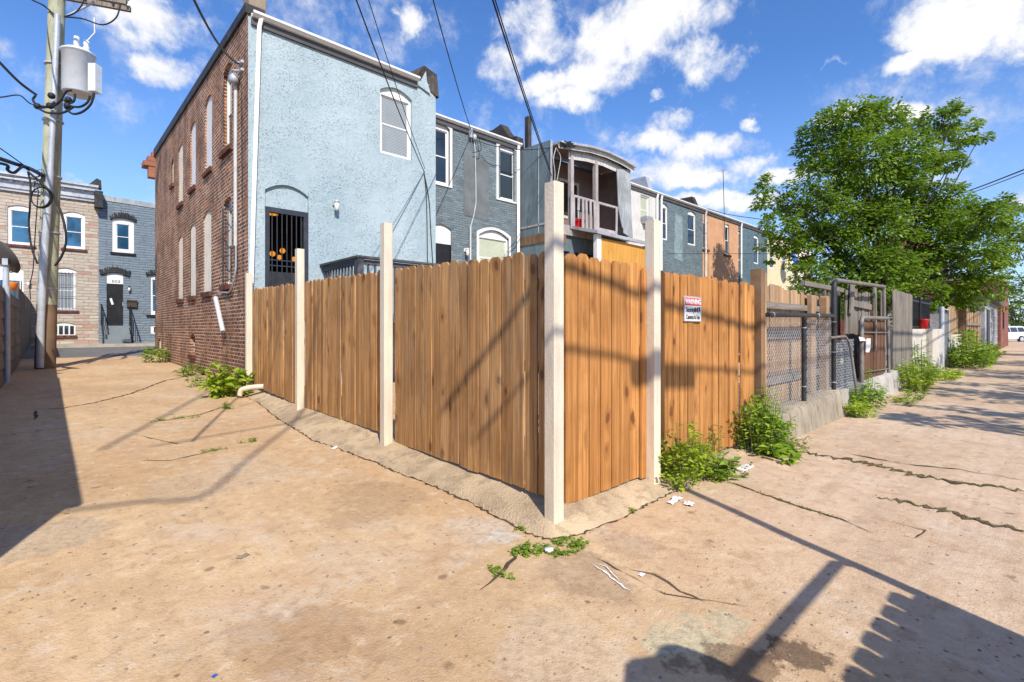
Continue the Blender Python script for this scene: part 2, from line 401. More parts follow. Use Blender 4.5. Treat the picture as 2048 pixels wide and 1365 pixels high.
# formstone facing across the street
def formstone(name, cols, mort, bw=.5, bh=.145):
    mt, n = newmat(name); uv = n.uv()
    w = n.n('VectorMath', {0: uv, 1: n.n('Mapping', {'Vector': n.noise(uv, 1.1, 3, .5, 0, 1), 'Scale': (.12, .05, 0)}).outputs[0]}, operation='ADD').outputs[0]
    b = n.n('TexBrick', {'Vector': w, 'Color1': (0,0,0), 'Color2': (1,1,1), 'Mortar': (.5,.5,.5), 'Scale': 1.0, 'Mortar Size': .009, 'Mortar Smooth': .4, 'Brick Width': bw, 'Row Height': bh}, offset=.37, squash=1.4, squash_frequency=3)
    c = n.ramp(b.outputs['Color'], cols)
    c = n.mix(n.rng(n.noise(n.scale(uv, (3, 11, 1)), 1, 4), .35, .7, 0, .55), c, mort)
    c = n.mix(b.outputs['Fac'], c, mort)
    h = n.math('ADD', n.math('MULTIPLY', b.outputs['Fac'], -1.2), n.noise(n.scale(uv, (4, 16, 1)), 1, 4, .6))
    finish(n, c, .85, n.bump(h, .04, 1), .2)
    return mt
M['formstone'] = formstone('beige_formstone', [(0, (.42,.36,.29)), (.45, (.55,.47,.39)), (.8, (.48,.4,.32)), (.9, (.46,.28,.21)), (1, (.4,.24,.18))], (.36,.3,.24))
M['formgrey'] = formstone('grey_painted_formstone', [(0, (.19,.235,.275)), (1, (.225,.275,.315))], (.135,.17,.205), bw=.62, bh=.12)
# the alley concrete
def ground(stains):
    mt, n = newmat('alley_concrete'); v = n.pos()
    big = n.noise(v, .45, 6, .65); mid = n.noise(v, 2.1, 7, .68); fine = n.noise(v, 24, 6, .72)
    x = n.n('SeparateXYZ', {0: v})
    side = n.rng(n.math('SUBTRACT', x.outputs[0], x.outputs[1]), .2, 3.6)
    c = n.mix(n.rng(big, .36, .64), (.485,.315,.165), (.605,.425,.245))
    c = n.mix(side, c, n.mix(n.rng(big, .36, .64), (.50,.35,.225), (.61,.46,.325)))
    c = n.mix(n.rng(mid, .46, .62, 0, .32), c, (.44,.29,.175))
    c = n.mix(n.rng(n.noise(v, 1.2, 7, .7, .4), .52, .64, 0, .6), c, (.56,.46,.345))
    c = n.mix(n.rng(n.noise(v, .8, 7, .7, .6), .55, .66, 0, .45), c, (.5,.3,.18))
    st = n.noise(n.scale(v, (.45, 5, 1)), 1.5, 6, .68)
    c = n.mix(n.math('MULTIPLY', side, n.rng(st, .46, .62, 0, .45)), c, (.43,.31,.215))
    st2 = n.noise(n.scale(v, (4.5, .35, 1)), 1.3, 6, .66)
    c = n.mix(n.math('MULTIPLY', n.math('SUBTRACT', 1, side), n.rng(st2, .46, .64, 0, .35)), c, (.45,.31,.19))
    vc = n.n('TexVoronoi', {'Vector': v, 'Scale': 62.0})
    peb = n.n('SeparateColor', {0: vc.outputs['Color']}).outputs[0]
    vm = n.rng(vc.outputs['Distance'], .45, .25)
    pc = n.ramp(peb, [(0, (.3,.19,.11)), (.3, (.5,.33,.19)), (.62, (.66,.48,.31)), (.9, (.76,.63,.48)), (1, (.4,.33,.27))])
    c = n.mix(n.math('MULTIPLY', vm, n.rng(mid, .3, .6, .42, .12)), c, pc)
    bl = n.noise(v, 9.0, 6, .75, .5)
    c = n.mix(n.rng(bl, .5, .66, 0, .55), c, (.36,.225,.13))
    c = n.mix(n.rng(bl, .46, .34, 0, .5), c, (.68,.55,.41))
    for sc_, th, am in ((13.0, .8, .75), (5.0, .82, .6)):
        wv = n.n('VectorMath', {0: v, 1: n.n('Mapping', {'Vector': n.noise(v, sc_*1.6, 3, .6, 0, 1), 'Scale': (.5/sc_, .5/sc_, 0)}).outputs[0]}, operation='ADD').outputs[0]
        vd = n.n('TexVoronoi', {'Vector': wv, 'Scale': sc_})
        dk = n.n('SeparateColor', {0: vd.outputs['Color']}).outputs[0]
        c = n.mix(n.math('MULTIPLY', n.rng(vd.outputs['Distance'], .2, .1), n.rng(dk, th, th+.06, 0, am)), c, (.14,.085,.05))
    c = n.mix(n.rng(fine, .52, .74, 0, .3), c, (.3,.2,.12))
    c = n.mix(n.rng(fine, .45, .3, 0, .35), c, (.66,.51,.36))
    for (sx, sy, r, col, am) in stains:
        dx = n.n('VectorMath', {0: v, 1: (sx, sy, 0)}, operation='SUBTRACT').outputs[0]
        q = n.n('SeparateXYZ', {0: dx}); dd = n.math('SQRT', n.math('ADD', n.math('MULTIPLY', q.outputs[0], q.outputs[0]), n.math('MULTIPLY', q.outputs[1], q.outputs[1])))
        f = n.math('ADD', n.math('SUBTRACT', 1, n.math('DIVIDE', dd, r)), n.math('MULTIPLY', n.math('SUBTRACT', n.noise(v, .9/r, 7, .7, 0), .5), 3.2))
        c = n.mix(n.math('MULTIPLY', n.rng(f, .1, .35), am), c, n.mix(n.rng(fine, .4, .65), col, sc(col, .6)))
    h = n.math('ADD', n.math('MULTIPLY', fine, .6), n.math('ADD', n.math('MULTIPLY', vm, .15), n.math('MULTIPLY', mid, 1.8)))
    finish(n, c, .92, n.bump(h, .0065, 1), .18)
    return mt
def _gs(l): return [(G(px, py).x, G(px, py).y, r, col, am) for px, py, r, col, am in l]
M['ground'] = ground(_gs([(1382,1285,.2,(.56,.5,.33),.75),(1455,1245,.12,(.54,.49,.33),.6),(1375,1240,.08,(.56,.5,.34),.6),(1465,1330,.22,(.22,.14,.08),.75),(1600,1310,.14,(.13,.085,.055),.8),
    (90,1075,.4,(.46,.375,.28),.5),(960,1050,.25,(.6,.52,.42),.45),(1010,1075,.12,(.62,.6,.55),.5),(1180,1150,.35,(.3,.2,.13),.4),(760,1000,.5,(.33,.21,.12),.35),(430,960,.6,(.52,.41,.29),.35),(600,1290,.4,(.36,.2,.11),.3),(1150,1290,.35,(.6,.47,.34),.4),(1250,1090,.3,(.36,.24,.15),.35)]))
# ---------------------------------------------------------------- ground, street, pavements
def lines(a, b, f0, f1, fine, coarse):
    out = []; v = a
    while v < b-1e-6:
        out.append(v); v += fine if f0 <= v < f1 else coarse
    out.append(b); return out
xs = lines(-64, 130, -8, 12, .25, 4.0); ys = lines(-40, 19.75, -8, 12, .25, 2.25)
gm = MB(); gm.sheet([[(x, y, gz(x, y)) for x in xs] for y in ys]); gm.Tn = [0]*len(gm.Tn)
tag(gm.build('ground', M['ground'], base=(0, 0, 0)), kind='structure')
road = MB(); road.sheet([[(x, y, gz0(x, y)-.004) for x in lines(-64, 130, -20, 20, 2, 10)] for y in (19.75, 21.5, 23.5, 25.7)])
tag(road.build('street', M['asphalt'], base=(0, 0, 0)), kind='structure')
pv = MB(); ZA = gz0(0, 25.7)
pv.bb((-64, 25.7, ZA-.3), (130, 25.88, ZA+.13)); pv.bb((-64, 25.88, ZA-.3), (130, 29, ZA+.125))
tag(pv.build('sidewalk', M['sidewalk'], base=(0, 0, 0)), kind='structure')
far = MB(); far.sheet([[(x, y, .55) for x in (-260, -64, 130, 360)] for y in (29, 260)]); far.sheet([[(x, y, -.05) for x in (-260, -64, 130, 360)] for y in (-260, -40)])
far.sheet([[(x, y, .1) for x in (130, 360)] for y in (-40, 29)]); far.sheet([[(x, y, .1) for x in (-260, -64)] for y in (-40, 29)])
tag(far.build('terrain', M['soil'], base=(0, 0, 0)), kind='structure')

def strip(name, px, w, mt, label=None, jit=.5, off=.006, world=False, kind='structure', step=.07):
    """irregular thin strip along measured points lying on the ground"""
    pts = [Vector(q) for q in px] if world else [G(*q) for q in px]
    dense = []
    for a, b in zip(pts, pts[1:]):
        n = max(2, int((b-a).length/step))
        dense += [a.lerp(b, i/n) for i in range(n)]
    dense.append(pts[-1]); L = []; Rr = []
    for i, p in enumerate(dense):
        t = dense[min(i+1, len(dense)-1)]-dense[max(i-1, 0)]; t.z = 0; t.normalize(); q = Vector((-t.y, t.x, 0))
        e = min(1, 4*min(i, len(dense)-1-i)/len(dense)+.15)
        ww = w*e*(1+jit*R.uniform(-1, 1)); c = p+q*w*jit*R.uniform(-1, 1)
        for s, o in ((1, L), (-1, Rr)):
            z = c+q*s*ww/2; o.append((z.x, z.y, gz(z.x, z.y)+off))
    mb = MB(); mb.sheet([Rr, L][::-1], smooth=False)
    return mb.build(name, mt)
# slab joints and cracks in the alley
def crack(px, w, mt='dirt', name='pavement_crack', **k): return tag(strip(name, px, w, M[mt], **k), kind='structure')
crack([(395, 750), (330, 762), (262, 788), (190, 806), (120, 818), (0, 822)], .035)
crack([(70, 822), (72, 840)], .03)
crack([(455, 812), (400, 830), (300, 846)], .022)
crack([(270, 870), (355, 889), (395, 880)], .012)
crack([(440, 898), (400, 909), (340, 922), (280, 922)], .012)
crack([(1600, 905), (1720, 925), (1850, 955), (1950, 970), (2060, 985)], .085, jit=.85, mt='crackdirt', step=.03)
crack([(1755, 995), (1850, 1012), (1950, 1040), (2070, 1070)], .065, jit=.85, mt='crackdirt', step=.03)
crack([(1450, 963), (1530, 990), (1590, 1012), (1680, 1040), (1750, 1068)], .018, jit=.8)
crack([(1680, 905), (1800, 928), (1920, 940), (2048, 962)], .022, jit=.9)
crack([(1770, 1042), (1850, 1062), (1830, 1078), (1800, 1072)], .009, jit=.9)
crack([(960, 1183), (1010, 1140), (1060, 1080)], .02)
crack([(1180, 1110), (1330, 1190), (1500, 1215)], .006, jit=1)
crack([(1260, 1140), (1310, 1150), (1360, 1185), (1410, 1205)], .012, jit=.9, mt='soil')
# sloping cement apron along the foot of the corner fence
outer = [(-.17,7.75),(-.2,6.5),(-.38,5.0),(-.48,3.4),(-.36,2.4),(-.32,1.75),(-.27,1.1),(-.25,.6),(-.27,.07),(-.22,-.16),(-.04,-.26),(.5,-.29),(1.2,-.27),(1.75,-.24),(2.4,-.2),(3.3,-.14),(3.85,-.12)]
inner = [(.12,7.75,.31),(.12,6.5,.25),(.12,5.0,.235),(.12,3.4,.215),(.12,2.4,.17),(.12,1.75,.14),(.12,1.1,.125),(.12,.6,.115),(.12,.2,.09),(.1,.1,.075),(.2,.1,.065),(.5,.12,.05),(1.2,.12,.045),(1.75,.12,.03),(2.4,.12,.02),(3.3,.12,.0),(3.85,.12,.0)]
rows = [[], [], [], [], []]
def refine(a, b, k): return [tuple(u+(v-u)*i/k for u, v in zip(a, b)) for i in range(k)]
oo = []; ii = []
for a, b in zip(outer, outer[1:]): oo += refine(a, b, 6)
for a, b in zip(inner, inner[1:]): ii += refine(a, b, 6)
oo.append(outer[-1]); ii.append(inner[-1])
OUT = []
for (ox, oy), (ix, iy, iz) in zip(oo, ii):
    j = .035*mnoise.noise(Vector((ox*3, oy*3, 0))); ox += j; oy += j
    OUT.append((ox, oy, 0))
    zo = gz(ox, oy)
    for k, f in enumerate((0, .04, .4, .75, 1)):
        x = ox+(ix-ox)*f; y = oy+(iy-oy)*f
        z = (zo-.02, zo+.014, zo+.014+(iz-zo-.014)*.42, iz-.008, iz)[k]
        rows[k].append((x, y, z+.008*mnoise.noise(Vector((x*4, y*4, 5)))))
ap = MB(); ap.sheet(rows[::-1]); ap.S = [True]*len(ap.S); ap.Tn = [.3]*len(ap.Tn)
tag(ap.build('apron', M['apron'], base=(0, 0, 0)), kind='structure')
crack([(x-.012, y-.008, 0) for x, y, z in OUT[:-8]], .016, world=True, jit=.95, off=.006, step=.03)

# ---------------------------------------------------------------- the corner pine fence
cf = thing('board_fence', 'new orange pine dog-ear fence with tall cream posts round the corner lot', 'fence', (0, 0, 0))
def post(x, y, z0, z1, w=.1, tilt=(0, 0)):
    mb = MB(); h = w/2; c = .008
    sec = [(-h+c,-h),(h-c,-h),(h,-h+c),(h,h-c),(h-c,h),(-h+c,h),(-h,h-c),(-h,-h+c)]
    lo = [(x+a, y+b, z0) for a, b in sec]; hi = [(x+a+tilt[0], y+b+tilt[1], z1) for a, b in sec]
    mb.add(lo+hi, [tuple(range(7, -1, -1)), tuple(range(8, 16))]+[(i, (i+1) % 8, (i+1) % 8+8, i+8) for i in range(8)])
    return mb
for x, y, z0, z1 in ((-.055,-.055,-.02,2.44),(-.06,2.4,.1,2.53),(-.06,4.99,.16,2.56),(-.06,7.6,.2,2.42),(1.26,-.06,-.02,2.36)):
    post(x, y, z0, z1, .105).build('post', M['creampost'], cf)
def panel(m, x0, x1, zb, zt, y=0, bw=.14, rails=(.22, .9, .82), mt='fence', name='panel', holes=True, parent=cf):
    """m: local frame; zb/zt give bottom and top height at both ends"""
    mb = MB(); n = max(1, round((x1-x0)/bw)); w = (x1-x0)/n
    for i in range(n):
        f = (i+.5)/n; b = zb[0]+(zb[1]-zb[0])*f+R.uniform(-.008, .008); t = zt[0]+(zt[1]-zt[0])*f+R.uniform(-.012, .012)
        gap = .008+R.random()*.006
        mb.board(x0+i*w+gap/2, x0+(i+1)*w-gap/2, b, t+R.uniform(-.008, .012), y+R.uniform(-.009, .009), ear=.03, m=m, tw=R.uniform(-.007, .007), lean=R.uniform(-.004, .004))
    for fr in (.13, .52, .87):
        z0 = zb[0]+(zt[0]-zb[0])*fr; z1 = zb[1]+(zt[1]-zb[1])*fr
        mb.add([(x0,y+.024,z0-.04),(x1,y+.024,z1-.04),(x1,y+.06,z1-.04),(x0,y+.06,z0-.04),(x0,y+.024,z0+.045),(x1,y+.024,z1+.045),(x1,y+.06,z1+.045),(x0,y+.06,z0+.045)],
               [(0,3,2,1),(4,5,6,7),(0,1,5,4),(1,2,6,5),(2,3,7,6),(3,0,4,7)], m)
    return mb.build(name, M[mt], parent)
ML = T(0, 0, 0) @ RZ(-math.pi/2)      # left run: local x = -Y, outward = -X
panel(ML, -2.33, -.02, (.155, .125), (2.04, 1.965), mt='fence_left')
panel(ML, -4.93, -2.47, (.235, .205), (2.085, 2.03), mt='fence_left')
panel(ML, -7.54, -5.06, (.33, .235), (2.12, 2.08), mt='fence_left')
gate = panel(T(0, 0, 0), .135, 1.13, (.045, .065), (1.965, 1.955), name='gate')
hg = MB(); hg.bb((.07, .03, .25), (.11, .06, 1.9)); hg.build('hinge_jamb', M['oldwood'], cf)
sb = MB(); sb.board(1.125, 1.205, .05, 1.93, -.03, th=.02); sb.build('side_board', M['fence'], cf)
panel(T(0, 0, 0), 1.3, 3.7, (.035, .02), (1.93, 1.945))
back = thing('inner_fence', 'pine fence inside the yard with its rounded tops above the front boards', 'fence', (3, .75, 0))
panel(T(0, .75, 0), 1.75, 3.9, (.05, .05), (2.04, 2.02), parent=back, mt='oldtan')
# dark leaning board behind the corner post
# warning sign on the boards
sg = thing('warning_sign', 'white security camera warning sign with red header screwed to the pine boards', 'sign', (2.09, -.02, 1.46))
ms = T(2.09, -.012, 1.59)
q = MB(); q.bb((-.18, -.006, -.128), (.18, 0, .128), ms); q.build('plate', M['white'], sg)
q = MB(); q.bb((-.165, -.008, .035), (.165, -.0062, .112), ms); q.build('header', M['signred'], sg)
def letters(parent, name, items, mt):
    mb = MB()
    for txt, size, m, xs_, bold in items:
        vs, fs = text_mesh(txt, size, m, .0012, bold, xs_); mb.add(vs, fs)
    return mb.build(name, mt, parent)
letters(sg, 'header_text', [('WARNING', .073, ms @ T(0, -.0095, .072), .93, .0022)], M['white'])
letters(sg, 'text', [('Security', .066, ms @ T(-.055, -.0075, -.012), .78, .001), ('Cameras In Use', .066, ms @ T(0, -.0075, -.085), .68, .001)], M['signblack'])
q = MB(); mc = ms @ T(.1, -.0075, -.008)
q.prism([(-.055+.02*math.cos(a), .026*math.sin(a)) for a in [i*math.pi/8 for i in range(16)]], -.001, .0005, mc)
q.prism([(-.03, -.018), (.0, -.026), (.012, .02), (-.02, .028)], -.001, .0005, mc)
q.prism([(.02, -.03), (.05, -.012), (.055, .03), (.02, .034)], -.001, .0005, mc); q.build('camera_symbol', M['signblack'], sg)
q = MB(); r = .18
q.add([(-r,-.009,-.128),(r,-.009,-.128),(r,-.009,.128),(-r,-.009,.128),(-r+.008,-.009,-.12),(r-.008,-.009,-.12),(r-.008,-.009,.12),(-r+.008,-.009,.12)], [(0,1,5,4),(1,2,6,5),(2,3,7,6),(3,0,4,7)], ms); q.build('border', M['galv'], sg)

# ---------------------------------------------------------------- neighbour's fences along the right alley
bp = thing('timber_post', 'thick brown timber post at the end of the pine fence', 'post', (3.83, 0, 0))
q = MB(); q.board(3.74, 3.87, -.08, 2.14, -.07, th=.13, ear=.004); q.build('shaft', M['brownpost'], bp)
q = MB(); q.board(3.885, 3.945, .2, 2.1, -.06, th=.09, ear=.004); q.build('strip', M['oldtan'], bp)
wf = thing('weathered_fence', 'weathered tan board fence with rails behind the black pipe chain-link', 'fence', (5.3, .1, 0))
def backfence(parent, x0, x1, zb, zt, y, mt, n, rails, railmat, jit=.03):
    mb = MB(); w = (x1-x0)/n
    for i in range(n):
        f = (i+.5)/n
        mb.board(x0+i*w+.004, x0+(i+1)*w-.004, zb, zt[0]+(zt[1]-zt[0])*f+R.uniform(-jit, jit), y+R.uniform(-.006, .006), lean=R.uniform(-.008, .008), ear=R.uniform(.004, .03))
    o = mb.build('boards', M[mt], parent)
    for z in rails:
        rb = MB(); k = R.random()*9
        rb.add([(x0,y-.045,z),(x1,y-.045,z+.01),(x1,y-.005,z+.01),(x0,y-.005,z),(x0,y-.045,z+.09),(x1,y-.045,z+.1),(x1,y-.005,z+.1),(x0,y-.005,z+.09)],
               [(0,3,2,1),(4,5,6,7),(0,1,5,4),(1,2,6,5),(2,3,7,6),(3,0,4,7)], uv=[(k,0),(k,3),(k+.04,3),(k+.04,0),(k+.1,0),(k+.1,3),(k+.14,3),(k+.14,0)])
        rb.build('rail', M[railmat], parent)
backfence(wf, 3.96, 6.75, .12, (2.0, 1.93), .12, 'oldtan', 24, (.62, 1.24, 1.66), 'oldwood')
q = MB(); q.board(6.0, 6.22, .3, 1.92, .02, th=.06, ear=.004); q.build('post', M['oldtan'], wf)
q = MB(); q.board(6.62, 6.8, .3, 1.93, -.02, th=.09, ear=.03); q.build('post', M['oldtan'], wf)
def plinth(name, label, x0, x1, y0, y1, h0, h1, mt, seed, cat='concrete wall'):
    mb = MB(); n = 14; rws = []
    for k in range(5):
        row = []
        for i in range(n+1):
            f = i/n; x = x0+(x1-x0)*f; h = h0+(h1-h0)*f
            y, z = [(y0-.05, -.12), (y0-.02, h*.5), (y0, h-.03), (y0+.03, h), (y1, h)][k]
            w = .018*mnoise.noise(Vector((x*2, z*3, seed)))
            row.append((x, y+w, z+w*.5))
        rws.append(row)
    mb.sheet(rws)
    for i, s in ((0, -1), (n, 1)):
        e = [r_[i] for r_ in rws]+[(rws[0][i][0], y1, -.12)]
        mb.add(e, [tuple(range(6)) if s < 0 else tuple(range(5, -1, -1))])
    mb.add([rws[4][0], rws[4][n], (x1, y1, -.12), (x0, y1, -.12)], [(0, 3, 2, 1)])
    o = mb.build(name, M[mt]); return tag(o, label, cat)
plinth('concrete_plinth', 'stained low concrete wall under the black pipe chain-link', 3.95, 6.85, -.2, .06, .3, .38, 'concrete', 1)
def chainlink(x0, x1, z0, z1, y, pitch=.085, r=.0028, clip=None):
    mb = MB(); h = z1-z0
    k = x0-h
    while k < x1:
        for s in (1, -1):
            a, b = (k, k+h) if s == 1 else (k+h, k)
            pts = []
            # line from (a,z0) to (b,z1), clipped to x0..x1
            t0, t1 = 0.0, 1.0; d = b-a
            for lim, sign in ((x0, 1), (x1, -1)):
                tt = (lim-a)/d
                if (d > 0) == (sign == 1): t0 = max(t0, tt)
                else: t1 = min(t1, tt)
            if t1-t0 < .02: continue
            for t in (t0, t1):
                X = a+d*t; Z = z0+h*t
                pts.append((X, y+(.003*s), Z))
            mb.tube(pts, r, 4, cap=False)
        k += pitch
    return mb
cl = thing('chain_link_fence', 'chain-link panel on a black pipe frame standing on the stained low wall', 'fence', (5.3, -.08, .3))
q = MB(); q.tube([(3.9, -.09, 1.565), (6.68, -.09, 1.6), (6.75, -.09, 1.585), (6.78, -.09, 1.53), (6.78, -.09, .36)], .032, 10); q.tube([(5.28, -.09, 1.58), (5.28, -.09, .3)], .034, 10); q.build('pipe_frame', M['blackpipe'], cl)
chainlink(3.96, 6.74, .33, 1.55, -.06).build('wire_mesh', M['galv'], cl)
for x, z in ((4.05, 1.565), (5.28, 1.4), (5.9, 1.59), (6.78, 1.5), (6.78, 1.0), (5.28, .55), (6.78, .5)):
    q = MB(); q.lathe([(.037, -.006), (.037, .006)], n=8, m=T(x, -.09, z) @ (Matrix.Rotation(math.pi/2, 4, 'Y') if z > 1.55 else Matrix.Identity(4))); q.build('tie_wire', M['galv'], cl)
# leaning little gate, tall pipe frame, rusty screen
bk = MB(); bk.bb((6.98, -.12, -.1), (7.62, .2, .33)); tag(bk.build('concrete_block', M['concgrey'], bevel=.012), 'grey concrete block at the foot of the tall pipe frame', 'block')
lg = thing('leaning_gate', 'small chain-link gate with bent grey pipe leaning on the pipe frame', 'gate', (7.5, -.16, 0))
pp = [P(1660, 676, y=-.1), P(1690, 673, y=-.12), P(1698, 684, y=-.14), P(1703, 710, y=-.16), P(1708, 745, y=-.2), P(1714, 790, y=-.24)]
q = MB(); q.tube(pp, .022, 8); q.build('bent_pipe', M['pipe'], lg)
chainlink(7.02, 8.2, .1, 1.2, -.05, .09, .004).build('wire_mesh', M['galv'], lg)
tf = thing('pipe_frame', 'tall rusty pipe frame of a garden gate beside the weathered fence', 'gate frame', (9, 0, 0))
q = MB(); a = P(1668, 770, y=.02); a.z = .3; b = P(1668, 575, y=.02)
q.tube([a, b, b+Vector((.03, 0, .08)), b+Vector((.12, 0, .11))], .042, 10); q.build('post', M['blackpipe'], tf)
q = MB(); c = P(1768, 574, y=.02); q.tube([b+Vector((.08, 0, .13)), c], .04, 10); q.build('top_bar', M['pipe'], tf)
q = MB(); q.tube([c, Vector((c.x+.02, .02, .4))], .035, 10); q.build('post', M['pipe'], tf)
rs = thing('screen_gate', 'gate of rusty brushwood screen in a grey pipe frame above a low wall', 'gate', (9.7, -.1, .4))
x0, x1, zt = 8.55, 10.85, 1.6
q = MB(); q.tube([(x0, -.1, .3), (x0, -.1, zt-.06), (x0+.05, -.1, zt), (x1, -.1, zt+.02)], .038, 10); q.tube([(x1, -.1, zt+.02), (x1+.1, -.1, .4)], .034, 10); q.tube([((x0+x1)/2, -.1, zt), ((x0+x1)/2, -.1, .95)], .02, 8); q.tube([(x0, -.1, 1.32), (x1, -.1, 1.3)], .014, 6); q.tube([(x0, -.1, .55), (x1, -.1, .5)], .012, 6); q.build('pipe_frame', M['pipe'], rs)
q = MB(); n = 46
for i in range(n):
    X = x0+.06+(x1-x0-.1)*i/n
    q.board(X, X+.05, .4+R.uniform(-.03, .03), zt-.05+R.uniform(-.02, .03), -.06+R.uniform(-.012, .012), th=.012, ear=.003)
q.build('screen', M['rust'], rs)
q = MB(); q.add([(x0-.35,-.15,1.16),(x0+.04,-.16,1.16),(x0+.04,-.13,1.22),(x0-.35,-.13,1.24)],[(0,1,2,3)]); q.prism([(x0+.06,.94),(x0+.3,.93),(x0+.42,1.02),(x0+.42,1.2),(x0+.1,1.2)], -.16, -.15); q.build('white_tag', M['white'], rs)
plinth('low_wall', 'pale low concrete wall under the rusty brushwood gate', 8.5, 11.75, -.16, .1, .36, .42, 'concgrey', 5)
pk = thing('picket_fence', 'dark weathered pointed pickets behind the tall pipe frame', 'fence', (8.6, .9, 0))
q = MB()
for i in range(13):
    X = 7.05+i*.2; w = .15; zt = 1.95+.08*math.sin(i*2.1)+.02*i
    q.board(X, X+w, .05, zt, .5+R.uniform(-.03, .03), th=.022, ear=.06, lean=R.uniform(-.03, .03))
q.build('pickets', M['darkwood'], pk)
q = MB(); q.bb((8.6, .88, 2.28), (11.5, .96, 2.38)); q.build('top_rail', M['oldwood'], pk)
lb = thing('patched_fence', 'grey fence boards patched and leaning behind the brushwood gate', 'fence', (10, .3, 0))
q = MB()
for i in range(11):
    X = 8.95+i*.205; q.board(X, X+.2, .3, 2.22+R.uniform(-.05, .08), .3+R.uniform(-.02, .02), th=.02, lean=.2 if i < 2 else R.uniform(.0, .05), ear=.006)
q.build('boards', M['oldwood'], lb)
q = MB(); q.add([(9.25,.24,1.86),(11.1,.24,1.82),(11.1,.27,1.82),(9.25,.27,1.86),(9.25,.24,2.0),(11.1,.24,1.95),(11.1,.27,1.95),(9.25,.27,2.0)],[(0,3,2,1),(4,5,6,7),(0,1,5,4),(1,2,6,5),(2,3,7,6),(3,0,4,7)]); q.build('rail', M['oldwood'], lb)
q = MB(); q.board(9.18, 9.42, 1.7, 2.3, .22, th=.03, lean=.1); q.build('stile', M['oldwood'], lb); q = MB(); q.board(11.15, 11.4, .3, 2.42, .2, th=.03, ear=.004); q.build('stile', M['oldwood'], lb)
gp = thing('grey_fence', 'tall silver-grey board fence between the brushwood gate and the concrete wall', 'fence', (13, 0, 0))
q = MB()
for i in range(13):
    X = 11.95+i*.19; q.board(X+.003, X+.187, .05, 2.33-.002*i+R.uniform(-.015, .015), -.02+R.uniform(-.005, .005), th=.02, ear=.004)
q.build('boards', M['oldwood'], gp)
q = MB()
for i in range(3):
    X = 11.42+i*.17; q.board(X, X+.16, .1, 2.25-.12*i, .12, th=.02, ear=.006)
q.build('side_boards', M['oldwood'], gp)
cw = thing('concrete_wall', 'cream concrete wall of upright slabs below the black railings', 'concrete wall', (16.8, 0, 0))
for x0, x1, y in ((14.5, 17.0, .12), (17.0, 19.3, -.02)):
    q = MB(); q.bb((x0, y-.12, -.1), (x1-.12, y+.4, 1.38)); q.build('slab', M['concwhite'], cw, bevel=.015)
ir = thing('iron_railing', 'black iron railing standing on the cream concrete wall', 'railing', (16.8, .1, 1.38))
q = MB()
for i in range(36):
    X = 14.55+i*.13; q.box((X, .2, 1.86), (.022, .022, .94))
q.build('bars', M['black'], ir)
q = MB(); q.bb((14.5, .18, 1.42), (19.2, .22, 1.47)); q.bb((14.5, .18, 2.2), (19.2, .22, 2.25)); q.build('rails', M['black'], ir)
q = MB(); q.bb((17.0, .15, 1.38), (17.08, .25, 2.38)); q.build('post', M['black'], ir)
q = MB(); q.bb((14.5, .36, 1.3), (19.2, .4, 2.3)); q.build('backing_sheet', M['black'], ir)
q = MB(); q.lathe([(.085, 0), (.12, .26), (.128, .27), (.128, .3), (.112, .3), (.08, .03)], (16.75, .04, 1.38), 14)
tag(q.build('red_cup', M['redpaint']), 'red plastic cup on the concrete wall in front of the railing', 'cup')
# farther along the alley
cp = thing('chain_link_gate', 'chain-link gate on a pale grey pipe post past the concrete wall', 'gate', (20, 0, 0))
q = MB(); q.tube([(19.75, -.05, -.1), (19.75, -.05, 2.15)], .07, 10); q.build('post', M['galv'], cp)
chainlink(19.85, 22.2, .2, 1.9, .02, .1, .004).build('wire_mesh', M['galv'], cp)
q = MB(); q.tube([(19.75, .02, 2.1), (22.2, .02, 2.1), (22.2, .02, 0)], .035, 8); q.build('pipe_frame', M['galv'], cp)
ww = thing('wooden_gate', 'broken brown board gate on a pale block wall far along the alley', 'gate', (24.5, 0, 0))
q = MB()
for i in range(10):
    X = 22.5+i*.32; q.board(X, X+.3, 1.1+R.uniform(-.2, .1), 2.25+R.uniform(-.1, .1), .06, th=.03, ear=.02, lean=R.uniform(-.04, .04))
q.build('boards', M['oldtan'], ww)
q = MB(); q.bb((22.3, -.05, -.1), (25.6, .3, 1.15)); q.build('block_base', M['concwhite'], ww)
for X, h in ((25.75, 2.85), (26.5, 2.5)):
    q = MB(); q.board(X, X+.24, -.1, h, -.12, th=.2, ear=.01); q.build('post', M['brownpost'], ww)
w2 = thing('ragged_fence', 'ragged tan board fence just before the metal-clad shed', 'fence', (31, 0, 0))
q = MB()
for i in range(22):
    X = 27+i*.36; q.board(X, X+.33, .05, 2.2+R.uniform(-.25, .3), -.02+R.uniform(-.05, .05), th=.03, ear=.02, lean=R.uniform(-.05, .05))
q.build('boards', M['oldtan'], w2)
q = MB(); q.bb((27, -.13, 1.55), (34.8, -.08, 1.67)); q.bb((27, -.13, .5), (34.8, -.08, .62)); q.build('rails', M['oldwood'], w2)
